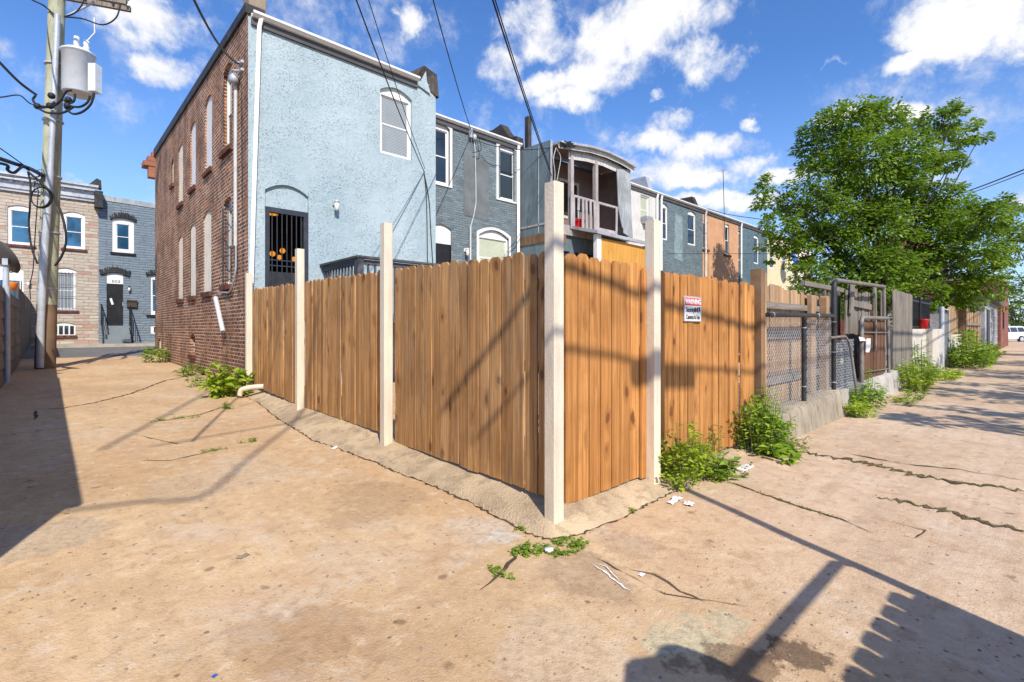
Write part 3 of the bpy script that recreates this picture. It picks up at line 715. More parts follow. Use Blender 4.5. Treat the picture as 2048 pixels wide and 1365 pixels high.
# shed and brick building at the end
sh = thing('metal_shed', 'lean-to shed clad in silvery embossed metal with dark doorway', 'shed', (40, 0, 0))
q = MB(); q.bb((35.2, -.2, -.1), (45.8, 4.5, 3.0))
o = q.build('wall', M['silver'], sh)
q = MB(); q.prism([(34.9, 2.98), (46, 2.98), (46, 3.35), (34.9, 3.15)], -.5, 4.8); q.build('roof', M['roof'], sh)
q = MB(); q.bb((36.4, -.24, 0), (38.2, -.19, 2.5)); q.build('door', M['black'], sh)
q = MB()
for i in range(9):
    X = 38.5+i*.8; q.bb((X, -.23, 0), (X+.05, -.2, 2.98))
for i in range(6): q.bb((38.3, -.225, .4+i*.45), (45.7, -.2, .44+i*.45))
q.build('panel_ribs', M['silver'], sh)
rb = thing('brick_building', 'narrow red brick building at the far end of the alley', 'building', (51, 0, 0))
q = MB(); q.bb((46.2, -.35, -.1), (57, 12, 5.1)); q.build('wall', M['redbrick'], rb)
q = MB(); q.lathe([(3.0, 0), (2.9, 2.2), (3.3, 2.4), (2.2, 3.6), (.05, 5.2)], (51.5, 6, 5.1), 14); q.build('turret', M['redbrick'], rb)
q = MB(); q.bb((48.6, -.42, 1.4), (49.5, -.34, 2.6)); q.build('window', M['black'], rb)
q = MB(); q.bb((46.1, -.4, 4.95), (57.1, 12.1, 5.2)); q.build('coping', M['stone'], rb)
# ---------------------------------------------------------------- houses
def arch(op, n=8):
    x0, x1, z0, z1, r = op
    if r <= 0: return [(x0, z0), (x1, z0), (x1, z1), (x0, z1)]
    pts = [(x0, z0), (x1, z0)]; xc = (x0+x1)/2; hw = (x1-x0)/2
    for i in range(n+1):
        x = x1-(x1-x0)*i/n; pts.append((x, z1-r*((x-xc)/hw)**2))
    return pts
def wall(mb, outline, ops, m, rev=.1, back=None):
    """a wall face in the local XZ plane with real openings and their reveals; outline is given counter-clockwise from bottom left"""
    def span(poly, x, eps):
        zs = []
        for (xa, za_), (xb, zb_) in zip(poly, poly[1:]+poly[:1]):
            if abs(xb-xa) < 1e-9: continue
            if min(xa, xb)-1e-9 <= x+eps <= max(xa, xb)+1e-9: zs.append(za_+(zb_-za_)*(x-xa)/(xb-xa))
        return (min(zs), max(zs)) if zs else None
    loops = [arch(o) for o in ops]
    cuts = sorted({round(x, 5) for lp in [outline]+loops for x, _ in lp})
    for a, b in zip(cuts, cuts[1:]):
        if b-a < 2e-4: continue
        e = (b-a)*.5
        oa, ob = span(outline, a, 1e-5), span(outline, b, -1e-5)
        if not oa or not ob: continue
        hs = []
        for lp in loops:
            xs_ = [x for x, _ in lp]
            if min(xs_)-1e-6 <= a and b <= max(xs_)+1e-6:
                sa, sb_ = span(lp, a, 1e-5), span(lp, b, -1e-5)
                if sa and sb_: hs.append((sa, sb_))
        hs.sort(key=lambda h: h[0][0])
        la, lb = oa[0], ob[0]
        for (ha, hb) in hs+[((oa[1], None), (ob[1], None))]:
            if ha[0] > la+1e-6 or hb[0] > lb+1e-6: mb.add([(a, 0, la), (b, 0, lb), (b, 0, hb[0]), (a, 0, ha[0])], [(0, 1, 2, 3)], m, tint=.4)
            if ha[1] is not None: la, lb = ha[1], hb[1]
    for o in ops:
        lp = arch(o); n = len(lp)
        mb.add([(x, 0, z) for x, z in lp]+[(x, rev, z) for x, z in lp], [(i, i+n, (i+1) % n+n, (i+1) % n)[::-1] for i in range(n)], m, tint=.4)
    return mb
def window(parent, m, op, frame='white', glass='glass', sill=None, bars=None, depth=.08, fw=.055, blind=None, hood=None, ajar=0):
    x0, x1, z0, z1, r = op; zt = z1-r; f = MB(); y0, y1 = depth-.035, depth+.03
    zt -= .02 if r else 0
    f.bb((x0, y0, z0), (x0+fw, y1, zt), m); f.bb((x1-fw, y0, z0), (x1, y1, zt), m)
    f.bb((x0+fw, y0, zt-fw), (x1-fw, y1, zt), m); f.bb((x0+fw, y0, z0), (x1-fw, y1, z0+fw*.9), m)
    if r:
        pl = [(x0, zt), (x1, zt)]+arch(op)[2:]
        f.prism(pl, depth-.028, depth+.02, m)
    zm = (z0+zt)/2; s = .032; a0, a1 = x0+fw, x1-fw
    for (b, t, y) in ((zm-.015, zt-fw, depth), (z0+fw*.9, zm+.015, depth-.022)):
        f.bb((a0, y, b), (a0+s, y+.02, t), m); f.bb((a1-s, y, b), (a1, y+.02, t), m)
        f.bb((a0+s, y, t-s), (a1-s, y+.02, t), m); f.bb((a0+s, y, b), (a1-s, y+.02, b+s), m)
    w = f.build('window', M[frame], parent)
    p = MB()
    for (b, t, y) in ((zm, zt-fw, depth+.012), (z0+.05, zm, depth-.01)):
        p.add([(a0, y, b), (a1, y, b), (a1, y, t), (a0, y, t)], [(0, 1, 2, 3)], m)
    p.build('pane', M[glass], w)
    if blind:
        bl = MB(); z = z0+.09
        top = zt-fw-.03
        while z < top:
            y = depth+(.008 if z > zm else -.014)
            bl.add([(a0+s, y-.002, z), (a1-s, y-.002, z), (a1-s, y+.003, z+.034), (a0+s, y+.003, z+.034)], [(0, 1, 2, 3)], m); z += .036
        bl.build('blind', M[blind], w)
    if sill:
        q = MB(); q.bb((x0-.07, -.075, z0-.1), (x1+.07, depth+.0, z0-.002), m); q.build('sill', M[sill], w)
    if bars:
        q = MB(); k = max(4, int((x1-x0)/.12))
        for i in range(k+1):
            x = x0+.03+(x1-x0-.06)*i/k; q.tube([(x, -.03, z0+.06), (x, -.03, zt-.04)], .008, 5, m=m)
        for i in range(4):
            z = z0+.1+(zt-z0-.2)*i/3; q.tube([(x0+.01, -.03, z), (x1-.01, -.03, z)], .009, 5, m=m)
        q.build('security_bars', M['iron'], w)
    if hood:
        q = MB(); xc = (x0+x1)/2; n = 13
        for i in range(n):
            a = x0-.08+(x1-x0+.16)*i/n; b = x0-.08+(x1-x0+.16)*(i+1)/n-.012; t = ((a+b)/2-xc)/((x1-x0)/2)
            zb = z1+.02-r*min(1.2, t*t); h = .2+.07*((i*7) % 3)/2 + .1*(1-abs(t))
            q.prism([(a, zb), (b, zb), ((a+b)/2+.03*t, zb+h)] if i % 2 else [(a, zb), (b, zb), (b+.02*t, zb+h*.85), (a+.02*t, zb+h*.75)], -.09, .0, m)
        q.build('hood', M[hood], w)
    return w
def gutter(parent, m, x0, x1, z, mt='white', proj=.14, name='gutter'):
    q = MB()
    q.prism([(-.13, .0), (-.11, -.02), (-.02, -.02)], 0, 1)  # replaced below
    q = MB(); prof = [(-.015, .1), (-.015, .01), (-proj*.62, .01), (-proj*.8, .035), (-proj, .055), (-proj, .1), (-proj+.012, .1), (-proj+.012, .065), (-.03, .03), (-.03, .1)]
    n = len(prof)
    vs = [(x0, y, z+k) for y, k in prof]+[(x1, y, z+k) for y, k in prof]
    q.add(vs, [(i, (i+1) % n, (i+1) % n+n, i+n) for i in range(n)]+[tuple(range(n-1, -1, -1)), tuple(range(n, 2*n))], m)
    g = q.build(name, M[mt], parent)
    q = MB(); q.bb((x0, -.05, z-.12), (x1, -.002, z+.008), m); q.build('fascia', M['deckwood'], g)
    return g
def downspout(parent, pts, mt='white', w=.075, m=None):
    q = MB(); pts = [Vector(p) for p in pts]
    q.tube(pts, w*.6, 4, smooth=False, m=m)
    n = max(2, int(abs(pts[0].z-pts[-1].z)/1.6))
    for i in range(1, n):
        c = pts[0].lerp(pts[-1], i/n); 
        if len(pts) == 2: q.box(c, (w*1.5, w*1.1, .04), m)
    return q.build('downspout', M[mt], parent)
def lamp(parent, p, mt='galv'):
    q = MB(); q.box((p.x, p.y-.02, p.z+.06), (.1, .04, .1)); q.tube([(p.x, p.y-.03, p.z+.07), (p.x, p.y-.12, p.z+.08)], .018, 8)
    q.lathe([(.05, .05), (.055, .09), (.03, .11)], (p.x, p.y-.12, p.z), 12)
    l = q.build('wall_lamp', M[mt], parent)
    q = MB(); q.lathe([(.02, -.12), (.048, -.1), (.052, 0), (.045, .05)], (p.x, p.y-.12, p.z), 12); q.build('lamp_jar', M['white'], l)
def pxop(y, px0, px1, top, bot, rise=0, x=None):
    """opening measured in the photograph on the wall plane y: left, right, (x,y) of top middle, (x,y) of bottom middle"""
    a = P(px0, 600, y=y).x; b = P(px1, 600, y=y).x
    return (a, b, P(*bot, y=y).z, P(*top, y=y).z, rise)
BACK = 21.0
def body(parent, x0, x1, y0, y1, z0, z1, mt, skip_front=True, roofz=None):
    q = MB(); zb = roofz if roofz else z1
    q.add([(x0, y0, -.1), (x0, y1, -.1), (x0, y1, zb), (x0, y0, z1)], [(0, 3, 2, 1)][::1]); q.add([(x1, y0, -.1), (x1, y1, -.1), (x1, y1, zb), (x1, y0, z1)], [(0, 1, 2, 3)])
    q.add([(x0, y1, -.1), (x1, y1, -.1), (x1, y1, zb), (x0, y1, zb)], [(0, 3, 2, 1)])
    q.build('wall', M[mt], parent)
    q = MB(); q.add([(x0, y0, z1-.0), (x1, y0, z1), (x1, y1, zb), (x0, y1, zb), (x0, y0, z1-.1), (x1, y0, z1-.1), (x1, y1, zb-.1), (x0, y1, zb-.1)], [(0, 1, 2, 3), (4, 7, 6, 5), (0, 4, 5, 1), (1, 5, 6, 2), (2, 6, 7, 3), (3, 7, 4, 0)]); q.build('roof', M['roof'], parent)
# --- corner house
Y0 = 7.87
ch = thing('corner_house', 'two-storey corner house with light blue stucco rear and dark red brick side', 'house', (2.1, 13, .2))
mR = T(0, Y0, 0)
dx0, dx1 = .30, 1.14
door = (dx0, dx1, 1.55, P(575, 371, y=Y0).z, .16)
uw = (2.755, 3.59, P(790, 313, y=Y0).z, P(795, 178, y=Y0).z, .15)
q = MB(); wall(q, [(.0, -.2), (4.27, -.2), (4.27, 7.42), (3.72, 7.42), (3.7, 7.36), (.0, 7.36)], [door, uw], mR, .12)
q.add([(4.27, Y0, -.2), (4.27, Y0+1.6, -.2), (4.27, Y0+1.6, 7.4), (4.27, Y0, 7.42)], [(0, 1, 2, 3)])
q.build('stucco_wall', M['stucco'], ch)
zt = P(531, 412, y=Y0).z
q = MB(); q.prism([(dx0, zt), (dx1, zt)]+arch(door)[2:], .06, .2, mR); q.build('transom_panel', M['stucco'], ch)
dr = MB()
for a, b in (((dx0, .02, 1.55), (dx0+.09, .12, zt)), ((dx1-.09, .02, 1.55), (dx1, .12, zt)), ((dx0+.09, .02, zt-.1), (dx1-.09, .12, zt))): dr.bb(a, b, mR)
dr = dr.build('door', M['iron'], ch)
q = MB()
for i in range(7):
    x = dx0+.14+i*(dx1-dx0-.28)/6; q.bb((x-.008, .03, 1.6), (x+.008, .046, zt-.1), mR)
zb1, zb2 = P(560, 521, y=Y0).z, P(560, 532, y=Y0).z
for z in (zb1, zb2, 1.75): q.bb((dx0+.09, .026, z-.01), (dx1-.09, .05, z+.01), mR)
q.build('security_bars', M['iron'], dr)
q = MB(); q.bb((dx0+.1, .05, zb2-1.2), (dx1-.1, .06, zb2-.12), mR); q.build('kick_plate', M['blackpipe'], dr)
# the room behind the barred door
q = MB(); a, b, c, d, e, f = dx0-.12, dx1+.8, Y0+.14, Y0+3.2, 1.5, 4.2
q.add([(a, d, e), (b, d, e), (b, d, f), (a, d, f)], [(0, 1, 2, 3)]); q.add([(a, c, e), (a, d, e), (a, d, f), (a, c, f)], [(0, 1, 2, 3)]); q.add([(b, c, e), (b, d, e), (b, d, f), (b, c, f)], [(0, 3, 2, 1)])
q.add([(a, c, f), (b, c, f), (b, d, f), (a, d, f)], [(0, 3, 2, 1)]); q.add([(a, c, e), (b, c, e), (b, d, e), (a, d, e)], [(0, 1, 2, 3)])
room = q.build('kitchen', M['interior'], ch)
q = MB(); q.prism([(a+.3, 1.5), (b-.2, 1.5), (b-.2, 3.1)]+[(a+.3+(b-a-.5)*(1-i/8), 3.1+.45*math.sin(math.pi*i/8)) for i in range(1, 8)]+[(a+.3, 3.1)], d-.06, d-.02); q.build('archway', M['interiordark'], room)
def emat(name, col, k):
    mt, n = newmat(name); e = n.n('Emission', {'Color': col, 'Strength': k}); n.n('OutputMaterial', {'Surface': e.outputs[0]}); return mt
M['glow'] = emat('orange_lamp_glow', (1, .36, .03), .75)
for i, (px, py) in enumerate(((545, 508), (565, 502), (559, 515), (588, 519), (597, 519.5))):
    p = P(px, py, y=Y0+1.6+.12*i); q = MB(); r = .062 if i != 2 else .055
    q.lathe([(r*math.cos(t), r*math.sin(t)) for t in [-1.5+3*k/8 for k in range(9)]], p, 14)
    t = tag(q.build('pendant_lamp', M['glow'], base=p), 'round orange pendant lamp glowing inside the barred back doorway', 'lamp', 'orange pendant lamps behind the barred door')
    q = MB(); q.tube([p+Vector((0, 0, r)), (p.x, p.y, 4.19)], .004, 5); q.build('cord', M['cable'], t)
p = P(546, 430, y=Y0+.9); q = MB(); q.lathe([(.1, 0), (.09, .025), (.04, .04)], p, 16); tag(q.build('ceiling_lamp', M['glow'], base=p), 'flat orange ceiling lamp inside the top of the barred doorway', 'lamp')
window(ch, mR, uw, 'white', 'glass', blind='blind', depth=.1)
gutter(ch, mR, .05, 3.72, 7.33, 'white', .17)
downspout(ch, [(.21, Y0-.1, 7.36), (.185, Y0-.05, 7.2), (.1, Y0-.05, 4.3), (.005, Y0-.05, .78)], 'white', .085)
lamp(ch, P(669, 413, y=Y0))
q = MB(); cx0, cx1 = 3.62, 4.33
q.add([(cx0+.05, Y0+.06, 7.45), (cx1, Y0-.06, 7.16), (cx1+.03, Y0+.9, 7.2), (cx0, Y0+.95, 7.4), (cx0+.0, Y0+.15, 7.62), (cx0+.3, Y0-.02, 7.83), (cx1-.02, Y0+.0, 7.74), (cx1, Y0+.85, 7.74), (cx0+.1, Y0+.9, 7.8)],
      [(0, 1, 6, 5), (0, 5, 4), (1, 2, 7, 6), (2, 3, 8, 7), (3, 0, 4, 8), (4, 5, 6, 7, 8)]); q.build('chimney', M['tarbrown'], ch)
q = MB(); q.add([(3.74, Y0-.035, 7.28), (4.1, Y0-.05, 7.17), (4.0, Y0-.03, 7.45), (3.98, Y0-.005, 7.72)], [(0, 1, 2), (0, 2, 3)]); q.build('chimney_flashing', M['stucco'], ch)
# brick side wall, seen from the left alley: local x = 19.8 - Y
YF = 19.8
mS = T(0, YF, 0) @ RZ(-math.pi/2)
def bop(px0, px1, top, bot, rise=.12):
    a = YF-P(px0, 600, x=0).y; b = YF-P(px1, 600, x=0).y; mx = (px0+px1)/2
    return (a, b, P(mx, bot, x=0).z, P(mx, top, x=0).z, rise)
ups = [bop(446, 463.5, 130, 300), bop(410, 424, 193, 341), bop(380.5, 391.5, 245, 376), bop(357, 367, 290, 408), bop(342.5, 348, 318, 370)]
los = [bop(447.5, 464, 395, 571), bop(407, 422.5, 423.5, 585), bop(379.5, 391.5, 449.5, 593), bop(357, 367, 472, 599)]
bas = [bop(380.5, 391, 668, 710, .1), bop(316, 322.5, 677, 699, .08)]
LW = YF-Y0
q = MB(); wall(q, [(0, -.3), (LW, -.3), (LW, 7.36), (LW-.001, 7.42), (0, 7.72)], ups+los+bas, mS, .16); q.build('brick_wall', M['brick'], ch)
q = MB()
nn = 12
q.add([(-.02, -.05, 7.72), (LW, -.05, 7.42), (LW, .3, 7.42), (-.02, .3, 7.72), (-.02, -.05, 7.98), (LW, -.05, 7.6), (LW, .3, 7.6), (-.02, .3, 7.98)], [(0, 3, 2, 1), (4, 5, 6, 7), (0, 1, 5, 4), (1, 2, 6, 5), (2, 3, 7, 6), (3, 0, 4, 7)], mS); q.build('coping', M['tar'], ch)
q = MB(); q.bb((.02, Y0+.02, 7.36), (.34, Y0+.45, 8.1)); q.build('chimney', M['stone'], ch, bevel=.03)
for k, op in enumerate(ups+los):
    if k in (0, 5): window(ch, mS, op, 'white', 'glass', 'sillbrick', bars=(k == 5), depth=.11)
    elif k in (1, 2):
        q = MB(); q.prism(arch(op), .035, .12, mS); w = q.build('boarded_window', M['white'], ch)
        s = MB(); s.bb((op[0]-.05, -.06, op[2]-.11), (op[1]+.05, .033, op[2]-.002), mS); s.build('sill', M['sillbrick'], w)
    else:
        q = MB(); q.prism(arch(op), .02 if k != 4 else .04, .15, mS); w = q.build('filled_window', M['creamfill'], ch)
        s = MB(); s.bb((op[0]-.05, -.06, op[2]-.11), (op[1]+.05, .018 if k != 4 else .036, op[2]-.002), mS); s.build('sill', M['sillbrick'], w)
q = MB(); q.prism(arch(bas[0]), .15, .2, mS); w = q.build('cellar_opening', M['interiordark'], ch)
s = MB(); s.bb((bas[0][0]-.04, -.06, bas[0][2]-.1), (bas[0][1]+.04, .1, bas[0][2]-.002), mS); s.build('sill', M['sillbrick'], w)
q = MB(); q.prism(arch(bas[1]), .04, .2, mS); q.build('filled_opening', M['creamfill'], ch)
# brick arches over the side windows
for op in ups+los+bas:
    q = MB(); x0, x1, z0, z1, r = op; n = 9; xc = (x0+x1)/2; hw = (x1-x0)/2+.02
    for i in range(n):
        ta, tb = -1+2*i/n+.02, -1+2*(i+1)/n-.02
        pa, pb = (xc+ta*hw, z1-r*ta*ta+.004), (xc+tb*hw, z1-r*tb*tb+.004)
        q.prism([pa, pb, (pb[0]+.05*tb, pb[1]+.2), (pa[0]+.05*ta, pa[1]+.2)], -.006, .05, mS)
    q.build('brick_arch', M['brick'], ch)
# conduit and weatherhead on the brick
X = -.05
c1 = [P(471.5, 160, x=X), P(471, 300, x=X), P(471, 492, x=X)]
q = MB(); q.tube(c1, .035, 10); cd = q.build('conduit', M['pvc'], ch)
q = MB(); q.tube([P(px, py, x=X) for px, py in ((472, 492), (472, 535), (469, 558), (464, 576), (457, 586), (448, 585), (438, 585), (433, 590), (431.5, 598))], .017, 8); q.build('flexible_conduit', M['galv'], cd)
q = MB(); q.tube([P(431, 596, x=-.09), P(446, 664, x=-.09)], .05, 10); q.build('conduit_stub', M['pvc'], cd)
h = P(468, 158, x=-.1); q = MB(); q.lathe([(.03, -.1), (.085, -.06), (.09, .02), (.05, .09)], h, 12); q.build('weatherhead', M['galv'], cd)
for py in (127, 143):
    p = P(482, py, x=-.02); q = MB(); q.box(p, (.06, .22, .05)); q.tube([p+Vector((-.03, 0, 0)), p+Vector((-.12, .06, 0))], .018, 6); q.build('cable_bracket', M['galv'], ch)
q = MB()
for i in range(3): q.bb((-.35+.12*i, YF-.05, 7.35+.18*i), (4.3, YF+.55-.15*i+.0, 7.35+.18*i+.17))
q.bb((-.2, YF-.02, 6.95), (.05, YF+.3, 7.36)); q.build('cornice', M['cedar'], ch)
q = MB(); q.add([(.02, YF, -.1), (4.27, YF, -.1), (4.27, YF, 7.7), (.02, YF, 7.7)], [(0, 3, 2, 1)]); q.build('front_wall', M['brick'], ch)
q = MB(); q.add([(.3, Y0, 7.35), (4.27, Y0, 7.35), (4.27, YF, 7.6), (.3, YF, 7.6)], [(0, 1, 2, 3)]); q.build('roof', M['roof'], ch)
# grey deck behind the fence
dk = thing('deck', 'grey painted deck with baluster railing behind the light blue rear wall door', 'deck', (2.8, 7, .2))
q = MB(); q.bb((1.4, 6.15, 1.5), (4.25, 7.84, 1.6)); q.build('floor', M['deckwood'], dk)
q = MB(); q.bb((1.38, 6.12, .15), (1.5, 6.24, 2.7)); q.build('post', M['deckwood'], dk)
q = MB(); q.bb((4.13, 6.12, .15), (4.25, 6.24, 2.7)); q.build('post', M['deckwood'], dk)
q = MB(); q.bb((1.36, 6.1, 2.7), (4.27, 6.26, 2.74)); q.bb((1.36, 6.262, 2.7), (1.52, 7.85, 2.74)); q.bb((1.5, 6.17, 2.58), (4.13, 6.2, 2.68)); q.bb((1.42, 6.24, 2.58), (1.46, 7.85, 2.68)); q.build('handrail', M['deckwood'], dk)
q = MB()
for i in range(19): q.box((1.62+i*.14, 6.185, 2.1), (.04, .03, 1.0))
for i in range(11): q.box((1.44, 6.36+i*.14, 2.1), (.03, .04, 1.0))
q.build('balusters', M['deckwood'], dk)
# --- rear row houses
YR = 9.3; W = 4.27
def rearhouse(name, label, i, mt, ups, downs=(), z=7.42, gut='white', glass='glass', rise=.12, sill=None, yr=YR, blind=None):
    x0, x1 = W*(i+1)+.005, W*(i+2)-.005
    h = thing(name, label, 'house', ((x0+x1)/2, yr+5, .2)); m = T(0, yr, 0)
    q = MB(); wall(q, [(x0, -.2), (x1, -.2), (x1, z), (x0, z)], list(ups)+list(downs), m, .11); q.build('rear_wall', M[mt], h)
    body(h, x0, x1, yr, BACK, 0, z, mt, roofz=z+.25)
    for op in ups: window(h, m, op, 'white', glass, sill, blind=blind)
    gutter(h, m, x0, x1, z-.06, gut)
    return h, m, x0, x1
U = [pxop(YR, 862, 899, (880, 240), (880, 368), .13), pxop(YR, 996, 1031.5, (1013, 290), (1013, 401), .13)]
U[0] = (U[0][1]-.86, U[0][1], U[0][2], U[1][3], .13)
Dw = pxop(YR, 957, 1017, (987, 461), (987, 560), .2); Dd = pxop(YR, 872, 909, (890, 450), (890, 700), .2)
Dd = (Dd[1]-.95, Dd[1], 1.5, Dd[3], .2)
gh, m, x0, x1 = rearhouse('grey_house', 'grey painted brick row house with white gutter beside the light blue stucco one', 0, 'greybrick', U, [Dw, Dd], glass='glass')
window(gh, m, Dw, 'white', 'glass', blind='blindgreen')
q = MB(); q.prism([(Dd[0], Dd[3]-.55), (Dd[1], Dd[3]-.55)]+arch(Dd)[2:], .05, .1, m); q.build('transom_panel', M['white'], gh)
q = MB(); q.bb((Dd[0], .05, Dd[2]), (Dd[1], .1, Dd[3]-.55), m); q.build('door', M['black'], gh)
for op in U+[Dw]:
    q = MB(); q.prism(arch((op[0]-.09, op[1]+.09, op[2]-.04, op[3]+.1, op[4])), -.025, -.003, m)
    # a real surround: outer arch minus the opening
    bm_o = arch((op[0]-.08, op[1]+.08, op[2]-.05, op[3]+.08, op[4])); bm_i = arch(op); q = MB(); n = len(bm_o)
    q.add([(a, -.03, b) for a, b in bm_o]+[(a, -.03, b) for a, b in bm_i]+[(a, .02, b) for a, b in bm_o]+[(a, .05, b) for a, b in bm_i],
          [(i, (i+1) % n, (i+1) % n+n, i+n) for i in range(n)]+[(i, i+2*n, (i+1) % n+2*n, (i+1) % n) for i in range(n)]+[(i+n, (i+1) % n+n, (i+1) % n+3*n, i+3*n) for i in range(n)], m)
    q.build('window_surround', M['white'], gh)
a = P(927, 294, y=YR); b = P(977, 440, y=YR)
q = MB(); q.prism([(a.x, b.z), (b.x, b.z-.05), (b.x+.02, a.z-.3), (a.x+.02, a.z)], -.012, .01, m); q.build('render_patch', M['greyrender'], gh)
q = MB(); q.tube([P(px, py, y=YR-.04) for px, py in ((947, 270), (950, 300), (951.5, 360), (952, 405), (948, 430), (941, 455))], .016, 8); q.tube([P(941, 453, y=YR-.05), P(940.5, 560, y=YR-.05)], .03, 8); cg = q.build('conduit', M['pvc'], gh)
p = P(949, 275, y=YR-.08); q = MB(); q.lathe([(.03, -.1), (.07, -.05), (.07, .04), (.03, .09)], p, 10); q.box(p+Vector((-.15, 0, .1)), (.08, .08, .3)); q.build('weatherhead', M['galv'], cg)
lamp(gh, P(930, 505, y=YR), 'white')
downspout(gh, [(x1-.12, YR-.1, 7.36), (x1-.12, YR-.07, 7.2), (x1-.12, YR-.07, .2)], 'white', .11)
# ragged party wall with stub chimney between grey house and porch house
q = MB(); prof = [(YR-.05, 7.38), (YR+1.6, 7.4), (YR+1.6, 8.3), (YR+1.2, 8.25), (YR+.75, 8.32), (YR+.6, 8.1), (YR+.3, 7.75), (YR, 7.7)]
q.prism([(-a, b) for a, b in prof][::-1], 8.38, 8.7, RZ(-math.pi/2) @ T(0, 0, 0)); q.build('party_wall', M['tarbrown'], gh)
q = MB(); p0 = P(1056, 275, y=YR+.2); q.bb((p0.x-.07, YR+.1, 7.3), (p0.x+.08, YR+.3, P(1056, 234, y=YR+.2).z)); q.build('chimney', M['tarbrown'], gh, bevel=.02)
# --- derelict porch house
x0, x1 = 2*W+.01, 3*W-.01; YP = 7.95
ph = thing('porch_house', 'derelict house with sagging two-storey wooden rear porch and blue metal side', 'house', (10.7, 13, .2))
mP = T(0, YR, 0)
zf = 4.72
dop = (x0+.55, x0+1.4, zf+.02, zf+2.0, 0); wop = (x0+1.95, x0+2.9, zf+.75, zf+1.95, 0)
q = MB(); wall(q, [(x0, -.2), (x1, -.2), (x1, 7.3), (x0, 7.3)], [dop, wop], mP, .1); q.build('rear_wall', M['porchbrown'], ph)
body(ph, x0, x1, YR, BACK, 0, 7.4, 'greybrick', roofz=7.65)
for op, nm in ((dop, 'door'), (wop, 'window')):
    q = MB(); f = .1; a, b, c, d, _ = op
    q.bb((a-f, -.03, c), (a, .04, d+f), mP); q.bb((b, -.03, c), (b+f, .04, d+f), mP); q.bb((a, -.03, d), (b, .04, d+f), mP)
    if nm == 'window': q.bb((a, -.03, c-f), (b, .04, c), mP)
    w = q.build(nm, M['whiteold'], ph)
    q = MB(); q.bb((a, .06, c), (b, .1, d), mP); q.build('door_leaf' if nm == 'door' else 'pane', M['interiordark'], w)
q = MB(); q.add([(x0+.02, YP, 4.4), (x0+.02, YR, 4.4), (x0+.02, YR, 7.3), (x0+.02, YP, 7.25), (x0+.07, YP, 4.4), (x0+.07, YR, 4.4), (x0+.07, YR, 7.3), (x0+.07, YP, 7.25)], [(0, 3, 2, 1), (4, 5, 6, 7), (0, 4, 7, 3), (0, 1, 5, 4), (3, 7, 6, 2)])
sd = q.build('side_panel', M['bluepanel'], ph)
q = MB(); q.bb((x0, YP+.5, 4.4), (x0+.018, YP+.53, 7.2)); q.bb((x0, YP-.02, 4.4), (x0+.09, YP, 7.25)); q.build('panel_seam', M['greypanel'], sd)
q = MB(); q.bb((x0, YP, zf-.32), (x1, YP+.05, zf)); q.bb((x0, YP+.05, zf-.06), (x1, YR, zf)); fl = q.build('porch_floor', M['mauve'], ph)
q = MB(); q.add([(x0-.02, YP-.05, 4.12), (x0+.7, YP-.05, 4.12), (x0+.7, YP-.01, 4.12), (x0-.02, YP-.01, 4.12), (x0-.02, YP-.05, 4.36), (x0+.7, YP-.05, 4.4), (x0+.7, YP-.01, 4.4), (x0-.02, YP-.01, 4.36)], [(0, 3, 2, 1), (4, 5, 6, 7), (0, 1, 5, 4), (1, 2, 6, 5), (2, 3, 7, 6), (3, 0, 4, 7)]); q.bb((x0-.03, YP, 4.1), (x0+.01, YR, 4.38)); q.build('rotten_beam', M['brownpost'], fl)
for px, pt in ((1144, 303), (1193, 322)):
    x = P(px, 400, y=YP).x; q = MB(); q.bb((x-.07, YP-.02, zf-.05), (x+.07, YP+.11, P(px, pt, y=YP).z)); q.bb((x-.105, YP-.045, zf-.1), (x+.1, YP-.02, zf+1.0)); q.build('porch_post', M['mauve'], ph)
rr = [(x0+.25, 7.22), (x0+.9, 7.32), (x0+1.8, 7.45), (x0+2.7, 7.5), (x0+3.6, 7.46), (x1+.15, 7.36)]
def slab(mb, pr, y0, y1, th):
    mb.sheet([[(x, y0, z) for x, z in pr], [(x, y1, z+.1) for x, z in pr]], smooth=False)
    mb.sheet([[(x, y0, z-th) for x, z in pr][::-1], [(x, y1, z+.1-th) for x, z in pr][::-1]], smooth=False)
    mb.sheet([[(x, y0, z-th) for x, z in pr], [(x, y0, z) for x, z in pr]], smooth=False)
    for x, z in (pr[0], pr[-1]): mb.add([(x, y0, z-th), (x, y0, z), (x, y1, z+.1), (x, y1, z+.1-th)], [(0, 1, 2, 3)])
q = MB(); slab(q, rr, YP-.25, YR+.2, .07); pr_ = q.build('porch_roof', M['silver'], ph)
q = MB(); slab(q, [(x, z-.085) for x, z in rr], YP-.14, YP-.1, .12); q.build('roof_edge', M['whiteold'], pr_)
q = MB(); slab(q, [(x, z-.26) for x, z in rr[1:]], YP+.01, YP+.05, .2); q.build('porch_beam', M['whiteold'], ph)
q = MB(); slab(q, [(x, z-.06) for x, z in rr], YP+.05, YR, .02); q.build('porch_ceiling', M['porchbrown'], ph)
a = P(1233, 339, y=YP-.03); b = P(1260, 340, y=YP-.03); c = P(1262, 472, y=YP-.03); d = P(1246, 466, y=YP-.03)
q = MB(); q.prism([(d.x, d.z), (c.x+.1, c.z-.1), (c.x, 5.6), (b.x, b.z), (a.x, a.z), (a.x+.12, 5.6)], YP-.05, YP-.02); q.build('loose_panel', M['greypanel'], ph)
q = MB(); q.bb((x1-.12, YP, zf), (x1-.02, YR, 7.3)); q.build('porch_side_wall', M['porchbrown'], ph)
rl = MB(); za, zb_ = P(1150, 392, y=YP).z, P(1236, 416, y=YP).z; xa, xb = P(1148, 400, y=YP).x, P(1236, 400, y=YP).x
